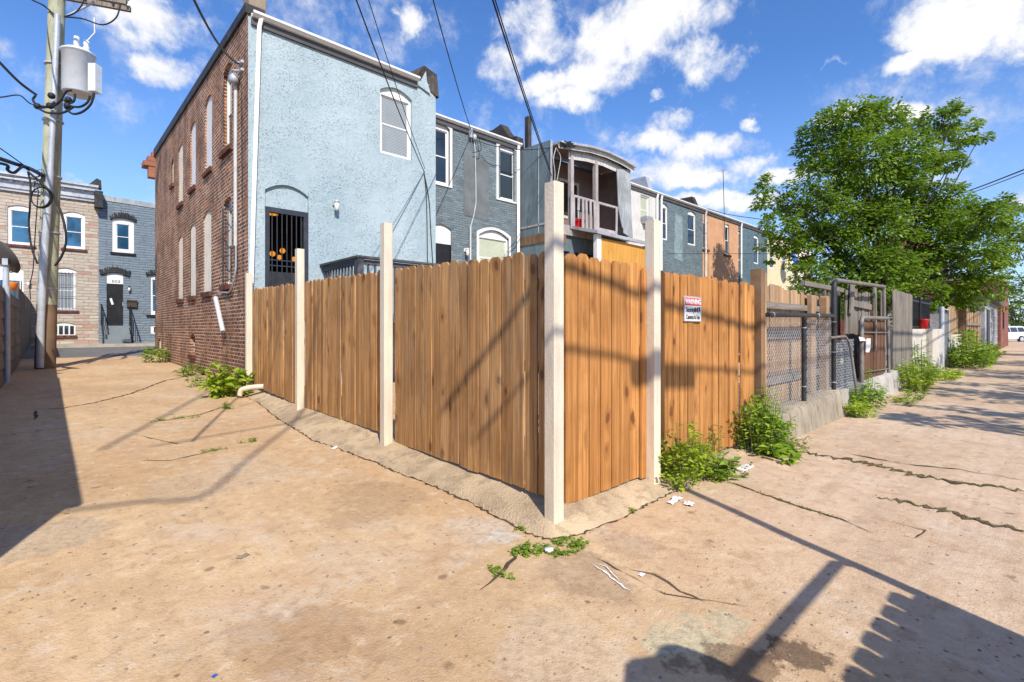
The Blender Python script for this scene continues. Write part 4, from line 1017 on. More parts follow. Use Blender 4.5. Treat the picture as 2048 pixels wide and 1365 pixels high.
rl.add([(xa, YP-.03, za-.05), (xb, YP-.03, zb_-.05), (xb, YP+.05, zb_-.05), (xa, YP+.05, za-.05), (xa, YP-.03, za+.02), (xb, YP-.03, zb_+.02), (xb, YP+.05, zb_+.02), (xa, YP+.05, za+.02)], [(0, 3, 2, 1), (4, 5, 6, 7), (0, 1, 5, 4), (1, 2, 6, 5), (2, 3, 7, 6), (3, 0, 4, 7)])
rl = rl.build('railing', M['mauve'], ph); q = MB()
for px in (1155, 1164, 1172, 1180, 1188, 1231):
    x = P(px, 420, y=YP).x; z1 = za+(zb_-za)*(x-xa)/(xb-xa)
    q.board(x-.055, x+.055, zf-.05 if px != 1155 else zf+.55, z1-.03, YP-.05, th=.018, ear=.002, lean=R.uniform(-.06, .02))
q.bb((P(1195, 400, y=YP).x, YP-.03, zf+.02), (xb, YP+.03, zf+.14)); q.build('railing_boards', M['mauve'], rl)
# torn roof felt and broken edge boards at the porch corner
q = MB()
for i in range(7):
    x = x0+.15+R.uniform(0, .5); z = 7.2+R.uniform(-.08, .12); l = R.uniform(.15, .4)
    q.add([(x, YP-.27, z), (x+l, YP-.27+R.uniform(-.05, .05), z+R.uniform(-.06, .1)), (x+l*.8, YP-.22, z-R.uniform(.06, .14)), (x+.04, YP-.24, z-R.uniform(.05, .2))], [(0, 3, 2, 1)])
q.build('torn_felt', M['tar'], pr_)
# lower enclosed porch
q = MB(); wall(q, [(x0, -.2), (x0+2.5, -.2), (x0+2.5, zf-.3), (x0, zf-.3)], [(x0+.55, x0+1.05, 3.1, 3.9, 0), (x0+1.3, x0+2.4, 2.2, 3.9, 0)], T(0, YP+.1, 0), .08); q.add([(x0, YP+.1, -.2), (x0, YR, -.2), (x0, YR, zf-.3), (x0, YP+.1, zf-.3)], [(0, 3, 2, 1)]); lw = q.build('lower_wall', M['bluepanel'], ph)
q = MB(); q.bb((x0+.5, YP+.17, 3.0), (x0+1.1, YP+.19, 4.0)); q.bb((x0+1.25, YP+.17, 2.1), (x0+2.45, YP+.19, 4)); q.build('pane', M['glass'], lw)
xe0, xe1 = P(1197, 500, y=YP-.9).x, P(1276, 500, y=YP-.9).x; YE = YP-.9
zl0, zl1 = P(1197, 464, y=YE).z, P(1276, 483, y=YE).z
q = MB(); q.add([(xe0-.25, YE-.15, zl0), (xe1+.6, YE-.15, zl1), (xe1+.6, YP+.02, zl1+.3), (xe0-.25, YP+.02, zl0+.3), (xe0-.25, YE-.15, zl0-.1), (xe1+.6, YE-.15, zl1-.1), (xe1+.6, YP+.02, zl1+.2), (xe0-.25, YP+.02, zl0+.2)], [(0, 1, 2, 3), (4, 7, 6, 5), (0, 4, 5, 1), (1, 5, 6, 2), (2, 6, 7, 3), (3, 7, 4, 0)]); q.build('lower_roof', M['silver'], ph)
q = MB(); q.bb((xe0-.1, YE-.02, 0), (xe0+.12, YE+.12, zl0-.08)); q.build('lower_post', M['white'], ph)
q = MB(); q.prism([(xe0+.12, .2), (xe1+.5, .2), (xe1+.5, zl1-.15), (xe0+.12, zl0-.18)], YE, YE+.03); q.build('plywood_panel', M['ply'], ph)
q = MB(); q.bb((xe1+.5, YE, .2), (xe1+.56, YP, zl1-.1)); q.build('lower_side_wall', M['greypanel'], ph)
p = P(1157, 448, y=YP+.25); q = MB(); q.bb((p.x-.16, p.y-.12, zf), (p.x+.16, p.y+.12, zf+.24)); q.bb((p.x-.18, p.y-.14, zf+.24), (p.x+.18, p.y+.14, zf+.33)); tag(q.build('red_crate', M['redpaint']), 'small red plastic crate standing on the derelict upper porch', 'crate')
# --- houses farther along the row
U = [pxop(YR, 1281, 1301, (1291, 392), (1291, 441), 0)]
U = [(U[0][0], U[0][1]-.1, U[0][2]-.2, U[0][3], 0)]
wh, m, x0, x1 = rearhouse('white_house', 'off-white rendered row house between the derelict porch and a slate blue one', 2, 'whitewall', U, blind='blindgreen')
downspout(wh, [(x1-.14, YR-.1, 7.36), (x1-.14, YR-.06, 7.2), (x1-.14, YR-.06, .2)], 'white', .1)
q = MB(); q.bb((U[0][0]+.1, -.25, U[0][2]+.02), (U[0][1]-.1, .03, U[0][2]+.32), m); q.build('window_unit', M['greypanel'], wh)
def partywall(parent, x, mt, prof):
    q = MB(); q.prism([(-a, b) for a, b in prof][::-1], x-.15, x+.17, RZ(-math.pi/2)); q.build('party_wall', M[mt], parent)
partywall(wh, x1-.3, 'silver', [(YR+.1, 7.4), (YR+5, 7.5), (YR+5, 8.25), (YR+.35, 8.2)])
for a_, b_, rs_ in ():
    pass
U = [pxop(YR, 1320.5, 1336, (1328, 407), (1328, 480), .12), pxop(YR, 1375.5, 1392, (1384, 423), (1384, 491), .12)]
bh, m, x0, x1 = rearhouse('slate_blue_house', 'slate blue brick row house with worn vertical patch between its windows', 3, 'bluebrick', U)
a = P(1348, 426, y=YR); b = P(1365, 520, y=YR); q = MB(); q.prism([(a.x, b.z), (b.x, b.z-.1), (b.x, a.z-.1), (a.x+.1, a.z)], -.008, .01, m); q.build('worn_patch', plain('worn_pale_patch', (.24,.31,.33), .9, .25, .006, dirt=.75, scale=12, dirtcol=(.13,.2,.25)), bh)
downspout(bh, [(x0+.2, YR-.1, 7.36), (x0+.2, YR-.06, 7.2), (x0+.2, YR-.06, .2)], 'white', .1)
partywall(bh, x1-.2, 'tarbrown', [(YR+.1, 7.4), (YR+5, 7.5), (YR+5, 8.15), (YR+.4, 8.1)])
U = [pxop(YR, 1406, 1415.5, (1411, 441), (1411, 499), .08), pxop(YR, 1449, 1459.5, (1454, 449), (1454, 510), .08)]
oh, m, x0, x1 = rearhouse('orange_house', 'orange rendered row house with a tall antenna mast', 4, 'orange', U, sill='sillbrick')
downspout(oh, [(x0+.2, YR-.1, 7.36), (x0+.2, YR-.06, 7.2), (x0+.2, YR-.06, .2)], 'whiteold', .1)
q = MB(); q.add([(x0+.1, YR-.05, 7.5), (x1-.2, YR-.02, 7.5), (x1-.2, YR+3, 8.1), (x0+1.2, YR+2.5, 8.05)], [(0, 1, 2, 3)]); q.build('roof_sheet', M['silver'], oh)
an = thing('antenna', 'thin old aerial on a tall mast fixed to the orange house', 'antenna', (24.3, YR-.1, 5))
pa, pb = P(1446, 340, y=YR-.1), P(1450, 480, y=YR-.1)
q = MB(); q.tube([pb, pa], .018, 6); q.build('mast', M['blackpipe'], an)
q = MB()
for k, l in ((0, .9), (.12, .7), (.25, .5)): q.tube([pa+Vector((-l*.5, k-.1, -.06)), pa+Vector((l*.5, k-.1, -.02))], .007, 5)
q.tube([pa+Vector((0, -.25, -.05)), pa+Vector((0, .3, -.03))], .008, 5); q.build('elements', M['galv'], an)
U = [pxop(YR, 1471, 1481.5, (1476, 461), (1476, 521), .1), pxop(YR, 1506, 1518, (1512, 471), (1512, 528), .1)]
nh, m, x0, x1 = rearhouse('deep_blue_house', 'deep blue painted brick row house half in tree shade', 5, 'navybrick', U)
downspout(nh, [(x0+.25, YR-.1, 7.36), (x0+.25, YR-.06, 7.2), (x0+.25, YR-.06, .2)], 'white', .1)
U = [pxop(YR, 1530, 1537, (1533, 490), (1533, 535), 0)]
kh, m, x0, x1 = rearhouse('cream_house', 'cream yellow row house partly hidden by the big tree', 6, 'creamwall', [(x0+W+.4, x0+W+1.2, U[0][2], U[0][3], 0), (x0+W+2.6, x0+W+3.4, U[0][2], U[0][3], 0)])
rearhouse('tan_house', 'last tan row house behind the crown of the big tree', 7, 'creamfill', [(x0+W+.6, x0+W+1.4, 4.9, 6.3, 0), (x0+W+2.6, x0+W+3.4, 4.9, 6.3, 0)])
p = P(1586, 521, y=8.6); q = MB(); mm = T(*p) @ Matrix.Rotation(math.radians(70), 4, 'X'); q.lathe([(.05, 0), (.3, .04), (.5, .14), (.52, .16)], (0, 0, 0), 18, mm); bd = q.build('blue_dish', M['blueplastic'])
q = MB(); q.tube([p, (p.x, YR, p.z)], .03, 6); q.build('bracket', M['galv'], bd); tag(bd, 'round blue dish on the cream yellow house beside the tree', 'dish')
# --- across the street
YA = 27.7; mA = T(0, YA, 0)
def aop(px0, px1, top, bot, rise=0): return pxop(YA, px0, px1, top, bot, rise)
XJ = P(197, 600, y=YA).x; base = ZA+.12
fh = thing('stone_house', 'beige stone-faced row house across the street with silver cornice', 'house', (-6, 33, .7))
zc = P(120, 395, y=YA).z
fo = [aop(15, 67, (41, 411), (41, 490), .12), aop(126, 170, (148, 424), (148, 498), .12), aop(107, 153.5, (130, 536), (130, 621), .12)]
fb = aop(103, 151, (127, 645), (127, 671), .1); fd = aop(-20, 47, (14, 532), (14, 680), .15)
q = MB(); wall(q, [(-22, base-.3), (XJ, base-.3), (XJ, zc), (-22, zc)], fo+[fb, fd], mA, .12); q.build('front_wall', M['formstone'], fh)
q = MB(); q.bb((-22, YA+.3, base), (XJ-.01, YA+11, zc-.05)); q.build('roof', M['roof'], fh)
for k, op in enumerate(fo): window(fh, mA, op, 'white', 'glassblue', 'sillbrick', bars=(k == 2), fw=.1, blind='blind' if k == 2 else None)
q = MB(); a, b, c, d, r = fb
q.prism(arch(fb), .05, .08, mA); w = q.build('cellar_window', M['white'], fh)
q = MB()
for i in range(4): q.bb((a+.06+i*(b-a-.06)/4, .03, c+.05), (a+(i+1)*(b-a-.06)/4, .048, d-r-.06), mA)
q.build('pane', M['glass'], w)
q = MB(); q.bb((a-.05, -.08, c-.12), (b+.05, .02, c), mA); q.build('sill', M['sillbrick'], w)
zd = P(14, 556, y=YA).z
q = MB(); q.prism([(fd[0], zd), (fd[1], zd)]+arch(fd)[2:], .03, .1, mA); tp = q.build('transom_panel', M['white'], fh)
letters(tp, 'house_number', [('500', .34, mA @ T(P(22, 541, y=YA).x, .022, P(22, 541, y=YA).z), 1.0, 0)], M['signblack'])
q = MB(); q.bb((fd[0], .04, base), (fd[1], .1, zd), mA); dd = q.build('door', M['white'], fh)
q = MB(); q.bb((fd[0]+.1, .03, base+.3), (fd[1]-.12, .038, zd-.1), mA); q.build('pane', M['glassblue'], dd)
q = MB()
for i in range(9): q.bb((fd[0]+.12+i*.2, .005, base+.3), (fd[0]+.14+i*.2, .02, zd-.1), mA)
for z in (zd-.5, zd-.9): q.bb((fd[0]+.1, .004, z), (fd[1]-.12, .022, z+.02), mA)
q.build('security_bars', M['iron'], dd)
p = P(57, 567, y=YA); lamp(fh, p, 'galv')
q = MB()
for k, (pj, b, t) in enumerate(((.1, -.0, .12), (.16, .12, .45), (.34, .45, .62), (.42, .62, .72))): q.bb((-22, YA-pj, zc-.02+b), (XJ-.02, YA+.3, zc-.02+t-.002))
for i in range(54): q.bb((-19+i*.33, YA-.24, zc+.33), (-19+i*.33+.12, YA-.16, zc+.43))
cn = q.build('cornice', M['silver'], fh)
q = MB(); q.bb((XJ-.16, YA-.47, zc-.3), (XJ+.14, YA+.1, zc+.45)); q.prism([(XJ-.4, zc+.66), (XJ+.1, zc+.6), (XJ+.08, zc+.98), (XJ-.08, zc+1.05)], YA-.3, YA+.1); q.build('cornice_end', M['tar'], cn)
fg = thing('grey_stone_house', 'grey house across the street with black door, black hoods and stoop', 'house', (3, 33, .7))
XR = 8.5; zg = P(250, 398, y=YA).z
go = [aop(224, 268, (246, 437), (246, 506), .1), aop(296, 340, (310, 550), (310, 630), .06)]
gb = aop(301, 335, (312, 652), (312, 668), 0); gd = aop(208, 250.5, (229, 546), (229, 652), .1)
q = MB(); wall(q, [(XJ, base-.3), (XR, base-.3), (XR, zg-.25), (XJ, zg)], go+[gb, gd], mA, .12); q.build('front_wall', M['formgrey'], fg)
q = MB(); q.bb((XJ+.01, YA+.3, base), (XR-.01, YA+11, zg-.3)); q.build('roof', M['roof'], fg)
q = MB(); q.add([(XJ+.15, YA-.03, zg-.22), (XR, YA-.03, zg-.45), (XR, YA+.3, zg-.45), (XJ+.15, YA+.3, zg-.22), (XJ+.15, YA-.03, zg+.02), (XR, YA-.03, zg-.23), (XR, YA+.3, zg-.23), (XJ+.15, YA+.3, zg+.02)], [(0, 3, 2, 1), (4, 5, 6, 7), (0, 1, 5, 4), (1, 2, 6, 5), (2, 3, 7, 6), (3, 0, 4, 7)]); q.build('parapet', M['greypanel'], fg)
for op in go: window(fg, mA, op, 'white', 'glassblue', 'black', fw=.17, hood='tar')
q = MB(); q.bb((gb[0], .03, gb[2]), (gb[1], .07, gb[3]), mA); w = q.build('cellar_window', M['white'], fg)
q = MB(); q.bb((gb[0]+.14, .02, gb[2]+.06), (gb[1]-.14, .032, gb[3]-.06), mA); q.build('pane', M['glass'], w)
zd = P(229, 568, y=YA).z
q = MB(); q.prism([(gd[0], zd), (gd[1], zd)]+arch(gd)[2:], .02, .1, mA); tp = q.build('transom_panel', M['white'], fg)
letters(tp, 'house_number', [('502', .17, mA @ T(P(232, 563.5, y=YA).x, .012, P(232, 563.5, y=YA).z), 1.35, .0)], M['signblack'])
q = MB(); xc = (gd[0]+gd[1])/2
for i in range(13):
    a = gd[0]-.15+(gd[1]-gd[0]+.3)*i/13; b = a+.09; t = ((a+b)/2-xc)/((gd[1]-gd[0])/2); zb = gd[3]+.02-.1*min(1.3, t*t)
    q.prism([(a, zb), (b, zb), ((a+b)/2+.04*t, zb+.25+.12*(1-abs(t)))] if i % 2 else [(a, zb), (b, zb), (b+.03*t, zb+.26), (a+.03*t, zb+.22)], -.1, 0, mA)
q.build('hood', M['tar'], tp)
zs = P(229, 652, y=YA).z
q = MB(); a, b = gd[0], gd[1]
q.bb((a, .05, zs), (b, .1, zd), mA)
for i in range(2):
    for j in range(3): q.bb((a+.12+i*.45, .035, zs+.2+j*.62), (a+.12+i*.45+.33, .0502, zs+.2+j*.62+.48), mA)
dd = q.build('door', M['black'], fg)
q = MB(); q.bb((b-.1, .02, zs+.95), (b-.05, .06, zs+1.15), mA); q.build('handle', M['galv'], dd)
q = MB(); q.prism([(a+.2, zs+1.28), (a+.28, zs+1.0), (a+.36, zs+1.02), (a+.28, zs+1.32)], .0, .03, mA); q.build('rolled_paper', M['paper'], dd)
q = MB(); n = 4; st = (zs-base)/n
for i in range(n): q.bb((a-.05, YA-.3*(n-i), base-.1), (b+.12, YA-.3*(n-i-1)-.001, base+st*(i+1)))
sp = q.build('stoop', plain('grey_stoop_paint', (.2,.23,.25), .7, .1, .003), fg)
for x in (a-.1, b+.17):
    q = MB(); q.tube([(x, YA-.05, zs+.05), (x, YA-.05, zs+1.0), (x, YA-1.25, base+.95), (x, YA-1.25, base)], .028, 6)
    for i in range(6): y = YA-.2-i*.18; z = zs+.95-(zs-base)*(i*.18+.15)/1.2; q.tube([(x, y, z), (x, y, z-.85)], .014, 5)
    q.build('handrail', M['black'], sp)
p = P(263.5, 608, y=YA); q = MB(); q.bb((p.x-.2, YA-.12, p.z-.17), (p.x+.2, YA-.002, p.z+.17)); q.bb((p.x-.2, YA-.16, p.z+.1), (p.x+.2, YA-.12, p.z+.18)); tag(q.build('mailbox', plain('brown_mailbox', (.06,.045,.03), .5)), 'small brown mailbox on the grey house wall beside the black door', 'mailbox')
lamp(fg, P(258, 578, y=YA), 'black')
# ---------------------------------------------------------------- utility pole with transformer
b0 = G(90, 737); D0 = (b0-CAM).dot(FW)
up = thing('utility_pole', 'leaning timber utility pole carrying a grey transformer and steel riser pipe', 'utility pole', b0)
top = P(116, -60, d=D0)
q = MB(); q.tube([b0-Vector((0, 0, .1)), b0.lerp(top, .16)], [.225, .215], 14); q.build('pole_foot', M['polebrown'], up)
q = MB(); q.tube([b0.lerp(top, .16), b0.lerp(top, .5), top], [.215, .2, .175], 14); q.build('pole', M['polewood'], up)
dn = -.26
q = MB(); rp = [P(80, 736, d=D0-.25), P(82, 640, d=D0-.27), P(87, 540, d=D0-.28), P(94, 440, d=D0-.27), P(101, 340, d=D0-.25), P(108, 200, d=D0-.24), P(115, 30, d=D0-.22)]
q.tube(rp[:5], .085, 10); q.tube(rp[4:], .07, 10); ri = q.build('riser_pipe', M['galv'], up)
q = MB()
for i in range(5): c = b0.lerp(top, .2+.14*i); q.tube([c+Vector((0, 0, -.02)), c+Vector((0, 0, .02))], .23, 14)
q.build('straps', M['galv'], ri)
A = P(118, -14, d=D0); B = P(257, 22, d=D0+.55); B.z = A.z+.0
q = MB(); dv = (B-A).normalized()
for o in (-.16, .16):
    pv = Vector((-dv.y, dv.x, 0))*o
    a, b = A-dv*2.0+pv, B+pv; s = Vector((-dv.y, dv.x, 0))*.05
    q.add([a-s+Vector((0,0,-.07)), b-s+Vector((0,0,-.07)), b+s+Vector((0,0,-.07)), a+s+Vector((0,0,-.07)), a-s+Vector((0,0,.07)), b-s+Vector((0,0,.07)), b+s+Vector((0,0,.07)), a+s+Vector((0,0,.07))], [(0,3,2,1),(4,5,6,7),(0,1,5,4),(1,2,6,5),(2,3,7,6),(3,0,4,7)])
ca = q.build('crossarm', M['oldwood'], up)
q = MB()
for f in (.35, .75, .97): c = A.lerp(B, f)+Vector((0, 0, .07)); q = MB(); q.lathe([(.03, 0), (.03, .08), (.07, .1), (.05, .14), (.07, .17), (.04, .22)], c, 10); q.build('insulator', M['xfmr'], ca)
q = MB(); q.tube([A+Vector((0, 0, -.75)), A.lerp(B, .5)+Vector((0, 0, -.07))], .03, 6); q.build('brace', M['galv'], ca)
tc = P(157, 190, d=D0); h = P(157, 106, d=D0).z-tc.z
q = MB(); r = .355
q.lathe([(r*.92, 0), (r, .03), (r, h-.06), (r+.03, h-.05), (r+.03, h-.01), (r*.8, h+.06), (.05, h+.1)], tc, 24); tr = q.build('transformer', M['xfmr'], up)
tr['label'] = 'pale grey cylindrical transformer tank'
q = MB()
for o, hh in ((-.05, .42), (.22, .3)):
    c = tc+Vector((0, 0, h+.02))+RT*o; q.lathe([(.06, 0), (.085, .04), (.05, .07), (.08, .12), (.05, .15), (.075, .2), (.06, hh)], c, 10)
q.tube([tc+RT*.22+Vector((0, 0, h+.3)), tc+RT*.45+Vector((0, 0, h+.55)), tc+RT*.43+Vector((0, 0, h+.95))], .02, 6); q.build('bushing', M['xfmr'], tr)
q = MB(); c = P(190, 158, d=D0-.1); mm = T(*c) @ RZ(TH-math.pi/2); q.box((0, 0, 0), (.2, .22, .74), mm); q.build('side_box', M['xfmr'], tr)
q = MB(); 
for z in (.25, h-.3): q.tube([tc-RT*.32+Vector((0, 0, z)), tc-RT*.6+Vector((0, 0, z))], .06, 6)
q.build('hanger', M['galv'], tr)
def px3(l, d): return [P(a, b, d=d if len(c) == 0 else c[0]) for a, b, *c in l]
def smoothp(pts, n=6):
    out = []
    for i in range(len(pts)-1):
        p0 = pts[max(0, i-1)]; p1 = pts[i]; p2 = pts[i+1]; p3 = pts[min(len(pts)-1, i+2)]
        for k in range(n):
            t = k/n; out.append(.5*((2*p1)+(-p0+p2)*t+(2*p0-5*p1+4*p2-p3)*t*t+(-p0+3*p1-3*p2+p3)*t**3))
    out.append(pts[-1]); return out
q = MB(); d = D0-.45
for l in ([(180, 192), (175, 205), (160, 214), (140, 212), (128, 200)], [(188, 186), (182, 208), (165, 224), (145, 228), (130, 215)], [(150, 188), (148, 202), (140, 206), (133, 198)], [(143, 181), (132, 184), (122, 200), (108, 212), (82, 216)],
          [(71, 192), (66, 200), (74, 210), (95, 214), (110, 206)], [(75, 216), (95, 226), (125, 226), (146, 215)], [(128, 34), (150, 26), (165, 8), (168, -10)], [(128, 34), (165, 38), (205, 50), (232, 36), (241, 8)]):
    q = MB(); q.tube(smoothp(px3(l, d)), .028 if l[0][1] > 100 else .018, 6); q.build('jumper_cable', M['cable'], up)
q = MB()
for px, py in ((137, 200), (135, 212), (75, 213), (103, 192), (100, 212)): c = P(px, py, d=d); q = MB(); q.lathe([(.05, -.07), (.08, -.03), (.08, .03), (.05, .07)], c, 8); q.build('connector', M['cable'], up)
q = MB()
for i in range(7):
    q = MB(); z = 340+i*5+R.uniform(-3, 3); a = P(86+R.uniform(-2, 2), z, d=D0-.3)
    q.tube(smoothp([a, a+RT*R.uniform(-.3, .05)+Vector((0, 0, R.uniform(-.15, .15))), a+RT*R.uniform(-.35, .1)+Vector((0, 0, R.uniform(-.4, .1))), a+RT*R.uniform(-.1, .1)+Vector((0, 0, R.uniform(-.3, -.1)))]), .008, 5); q.build('cable_loop', M['cable'], up)
cc = P(81, 395, d=D0-.5); q = MB()
for k in range(3):
    rr_ = .255+.012*k; q.tube([cc+RT*math.cos(t)*rr_+Vector((0, 0, 1))*math.sin(t)*rr_+FW*(.02*k) for t in [2*math.pi*i/28 for i in range(29)]], .014, 6)
tag(q.build('cable_coil', M['cable']), 'round coil of black cable hung on the utility pole', 'cable coil')
def wire(name, label, pts, r, mt='cable', group=None, sm=True):
    q = MB(); q.tube(smoothp(pts) if sm else pts, r, 6); o = q.build(name, M[mt]); return tag(o, label, 'cable', group)
WL = P(0, 128, d=11.5)
wire('twisted_cable', 'twisted service cable running from the pole to the upper left', px3([(-60, 60, 9.5), (0, 126, 11.5), (40, 166, 12.8), (74, 191, D0-.3)], 0), .032)
wire('thin_wire', 'thin wire dipping to the pole below the transformer connectors', px3([(-60, 196, 10), (0, 195, 11.5), (38, 191, 12.5), (58, 206, 13.2), (76, 214, D0-.3)], 0), .016)
wire('thin_wire', 'thin wire leaving the pole top towards the upper left corner', px3([(20, -30, 11), (64, 0, 12.5), (88, 12, 13.2), (113, 34, D0-.25)], 0), .02)
wire('bundled_cable', 'thick bundle of black phone cables sagging in from the left edge', px3([(-60, 300, 10), (0, 318, 11.8), (30, 328, 12.8), (60, 338, 13.3), (86, 352, D0-.3)], 0), .05)
wire('bundled_cable', 'black cable with square drip loop beside the phone bundle', px3([(-50, 318, 10.5), (12, 330, 12), (15, 340, 12.2), (28, 346, 12.5), (45, 334, 13), (58, 340, 13.3)], 0), .035)
wire('thin_wire', 'thin straight wire coming down to the phone bundle from upper left', px3([(-60, 260, 10), (0, 297, 11.8), (48, 331, 13.2)], 0), .014)
wire('thin_wire', 'thin slack wire low along the silver cornice left of the pole', px3([(-60, 338, 10), (0, 351, 11.8), (45, 356, 12.8), (84, 352, D0-.25)], 0), .009)
wire('drop_cable', 'black cable arching from the phone bundle down past the right of the pole', px3([(56, 344), (82, 366), (105, 390), (122, 425), (131, 462), (131, 490), (122, 515), (110, 532)], D0-.55), .028)
wire('drop_cable', 'black cable hanging straight down left of the pole', px3([(56, 345), (61, 370), (60, 410), (58, 450), (63, 495), (75, 528)], D0-.5), .022)
wire('drop_cable', 'thin cable hanging from the coil down to the fence foot', px3([(77, 380), (73, 430), (69, 490), (66, 540), (60, 570), (61, 600)], D0-.45), .012)
# service drops to the houses
def drop(label, end, px, r, far=(-8.8, -6.3, 8.5), sag=.25, mt='cable', name='service_wire'):
    a = end; m1 = P(px[0], px[1], d=px[2]); pts = [a]
    for i in range(1, 9): t = i/9; p = a.lerp(m1, t); p.z -= sag*t*(1-t)*1.2; pts.append(p)
    dirv = (m1-a).normalized(); e = m1+dirv*5; pts += [m1, e]
    return wire(name, label, pts, r, mt, sm=False)
drop('thick service cable dropping to the weatherhead on the brick wall', P(478, 128, x=-.1), (386, -4, 6.0), .017, sag=.5)
E1 = P(848, 343, y=Y0-.04)
drop('left of the two black wires meeting at the light blue wall', E1, (711, -4, 6.5), .0105)
drop('right of the two black wires meeting at the light blue wall', E1+Vector((.03, 0, .06)), (736, -4, 7), .007)
drop('black service wire dropping to the grey house weatherhead', P(943, 264, y=YR-.1), (865, -4, 8), .011)
drop('heavy black service wire dropping to the derelict porch corner', P(1103, 352, y=YP-.05), (984, -4, 8), .016)
drop('second heavy wire running close beside it to the porch corner', P(1101, 340, y=YP-.05), (989, -4, 8), .011)
for l, lb_ in zip(([(848, 343), (852, 380), (854, 440), (855, 530)], [(848, 345), (858, 400), (862, 470), (866, 530)]), ('straighter thin black cable running down the light blue rear wall', 'more slanting thin black cable running down the light blue rear wall')):
    q = MB(); q.tube(smoothp([P(a, b, y=Y0-.03) for a, b in l]), .01, 5); tag(q.build('wall_cable', M['cable']), lb_, 'cable')
q = MB(); q.tube(smoothp([P(950, 280, y=YR-.1), P(985, 292, y=YR-.4), P(1050, 300, y=YR-.6), P(1103, 296, y=YP-.03)]), .012, 5); q.tube(smoothp([P(956, 270, y=YR-.1), P(962, 300, y=YR-.2), P(945, 305, y=YR-.1)]), .012, 5)
tag(q.build('slack_wire', M['cable']), 'slack wire from the grey house weatherhead to the derelict porch', 'cable')
wire('thin_wire', 'thin wire from the orange house roof into the big tree', [P(1415, 418, d=24), P(1460, 430, d=24), P(1530, 440, d=22)], .015)
wire('thin_wire', 'thin straight wire crossing low in front of the slate blue house', [P(1335, 508, d=19), P(1450, 508, d=20), P(1600, 508, d=20)], .009)
wire('overhead_wire', 'upper of two wires rising from the tree to the right edge', [P(1890, 398, d=30), P(1960, 374, d=26), P(2060, 335, d=22)], .03)
wire('overhead_wire', 'lower of two wires rising from the tree to the right edge', [P(1900, 400, d=30), P(1960, 380, d=26), P(2060, 342, d=22)], .02)
q = MB()
for a in range(5): q.tube(smoothp([P(1241+R.uniform(-6, 6), 462+R.uniform(-8, 8), y=YP-.09) for _ in range(7)]), .008, 5)
tag(q.build('wire_tangle', M['cable']), 'small tangle of black wire hanging on the porch edge', 'cable')
for pxs, lb_ in (([(1112, 296), (1107, 318), (1110, 350), (1106, 385)], 'pale loose wire dangling from the left corner of the derelict porch roof'), ([(1113, 298), (1120, 310), (1121, 322), (1117, 345), (1112, 372)], 'second loose wire looping below the derelict porch roof corner')):
    q = MB(); q.tube(smoothp([P(a, b, y=YP-.12) for a, b in pxs]), .011, 5); tag(q.build('loose_wire', M['pvc']), lb_, 'cable')
# overhead alley cables behind the photographer, whose shadows cross the pine fence
def back_along(x, z, y): t = (y-0)/SUNH.y; return Vector((x+SUNH.x*t, y, z-math.tan(ELEV)*t))
def shadowline(pxs, ys): return [back_along(P(px, py, y=0).x, P(px, py, y=0).z, yy) for (px, py), yy in zip(pxs, ys)]
s1 = shadowline([(1140, 535), (1300, 600), (1500, 655)], [-5.0, -5.2, -5.4]); s1 = [s1[0]+(s1[0]-s1[1])*.7]+s1+[back_along(10, 1.3, -5.6), back_along(16, 1.2, -5.8), back_along(40, 3, -6)]
wire('utility_cable', 'thick overhead cable bundle along the right alley', s1, .035, sm=False)
s2 = shadowline([(1140, 698), (1300, 728), (1500, 745)], [-5.0, -5.2, -5.4]); s2 = [s2[0]+(s2[0]-s2[1])*.5]+s2+[back_along(10, .9, -5.6), back_along(16, .8, -5.8), back_along(40, 2.6, -6)]
wire('utility_cable', 'thin overhead cable under the thick bundle', s2, .022, sm=False)
a, b = shadowline([(1262, 752), (1390, 757)], [-5.15, -5.3]); q = MB(); q.tube([a.lerp(b, .0), a.lerp(b, .04), a.lerp(b, .96), b], [.06, .085, .085, .06], 12); tag(q.build('splice_closure', M['cable']), 'black splice box hanging on the thin overhead cable', 'splice box')
for k_, (pxs, zc_, r_) in enumerate((([(60, 1030), (150, 1020), (290, 1003), (410, 990), (500, 915), (590, 845), (640, 800)], 8.0, .022), ([(200, 902), (240, 880), (330, 832), (422, 780)], 10.0, .026), ([(300, 893), (336, 888), (450, 868), (572, 848), (640, 836)], 9.0, .02))):
    pts_ = []
    for p_ in pxs:
        g_ = G(*p_); t_ = (zc_-g_.z)/math.tan(ELEV); pts_.append(Vector((g_.x-SUNH.x*t_, g_.y-SUNH.y*t_, zc_)))
    wire('overhead_cable', ['sagging overhead cable throwing the bent shadow across the side alley', 'overhead cable throwing the slanting shadow towards the brick corner', 'thinnest overhead cable throwing a faint straight shadow on the side alley'][k_], pts_, r_)
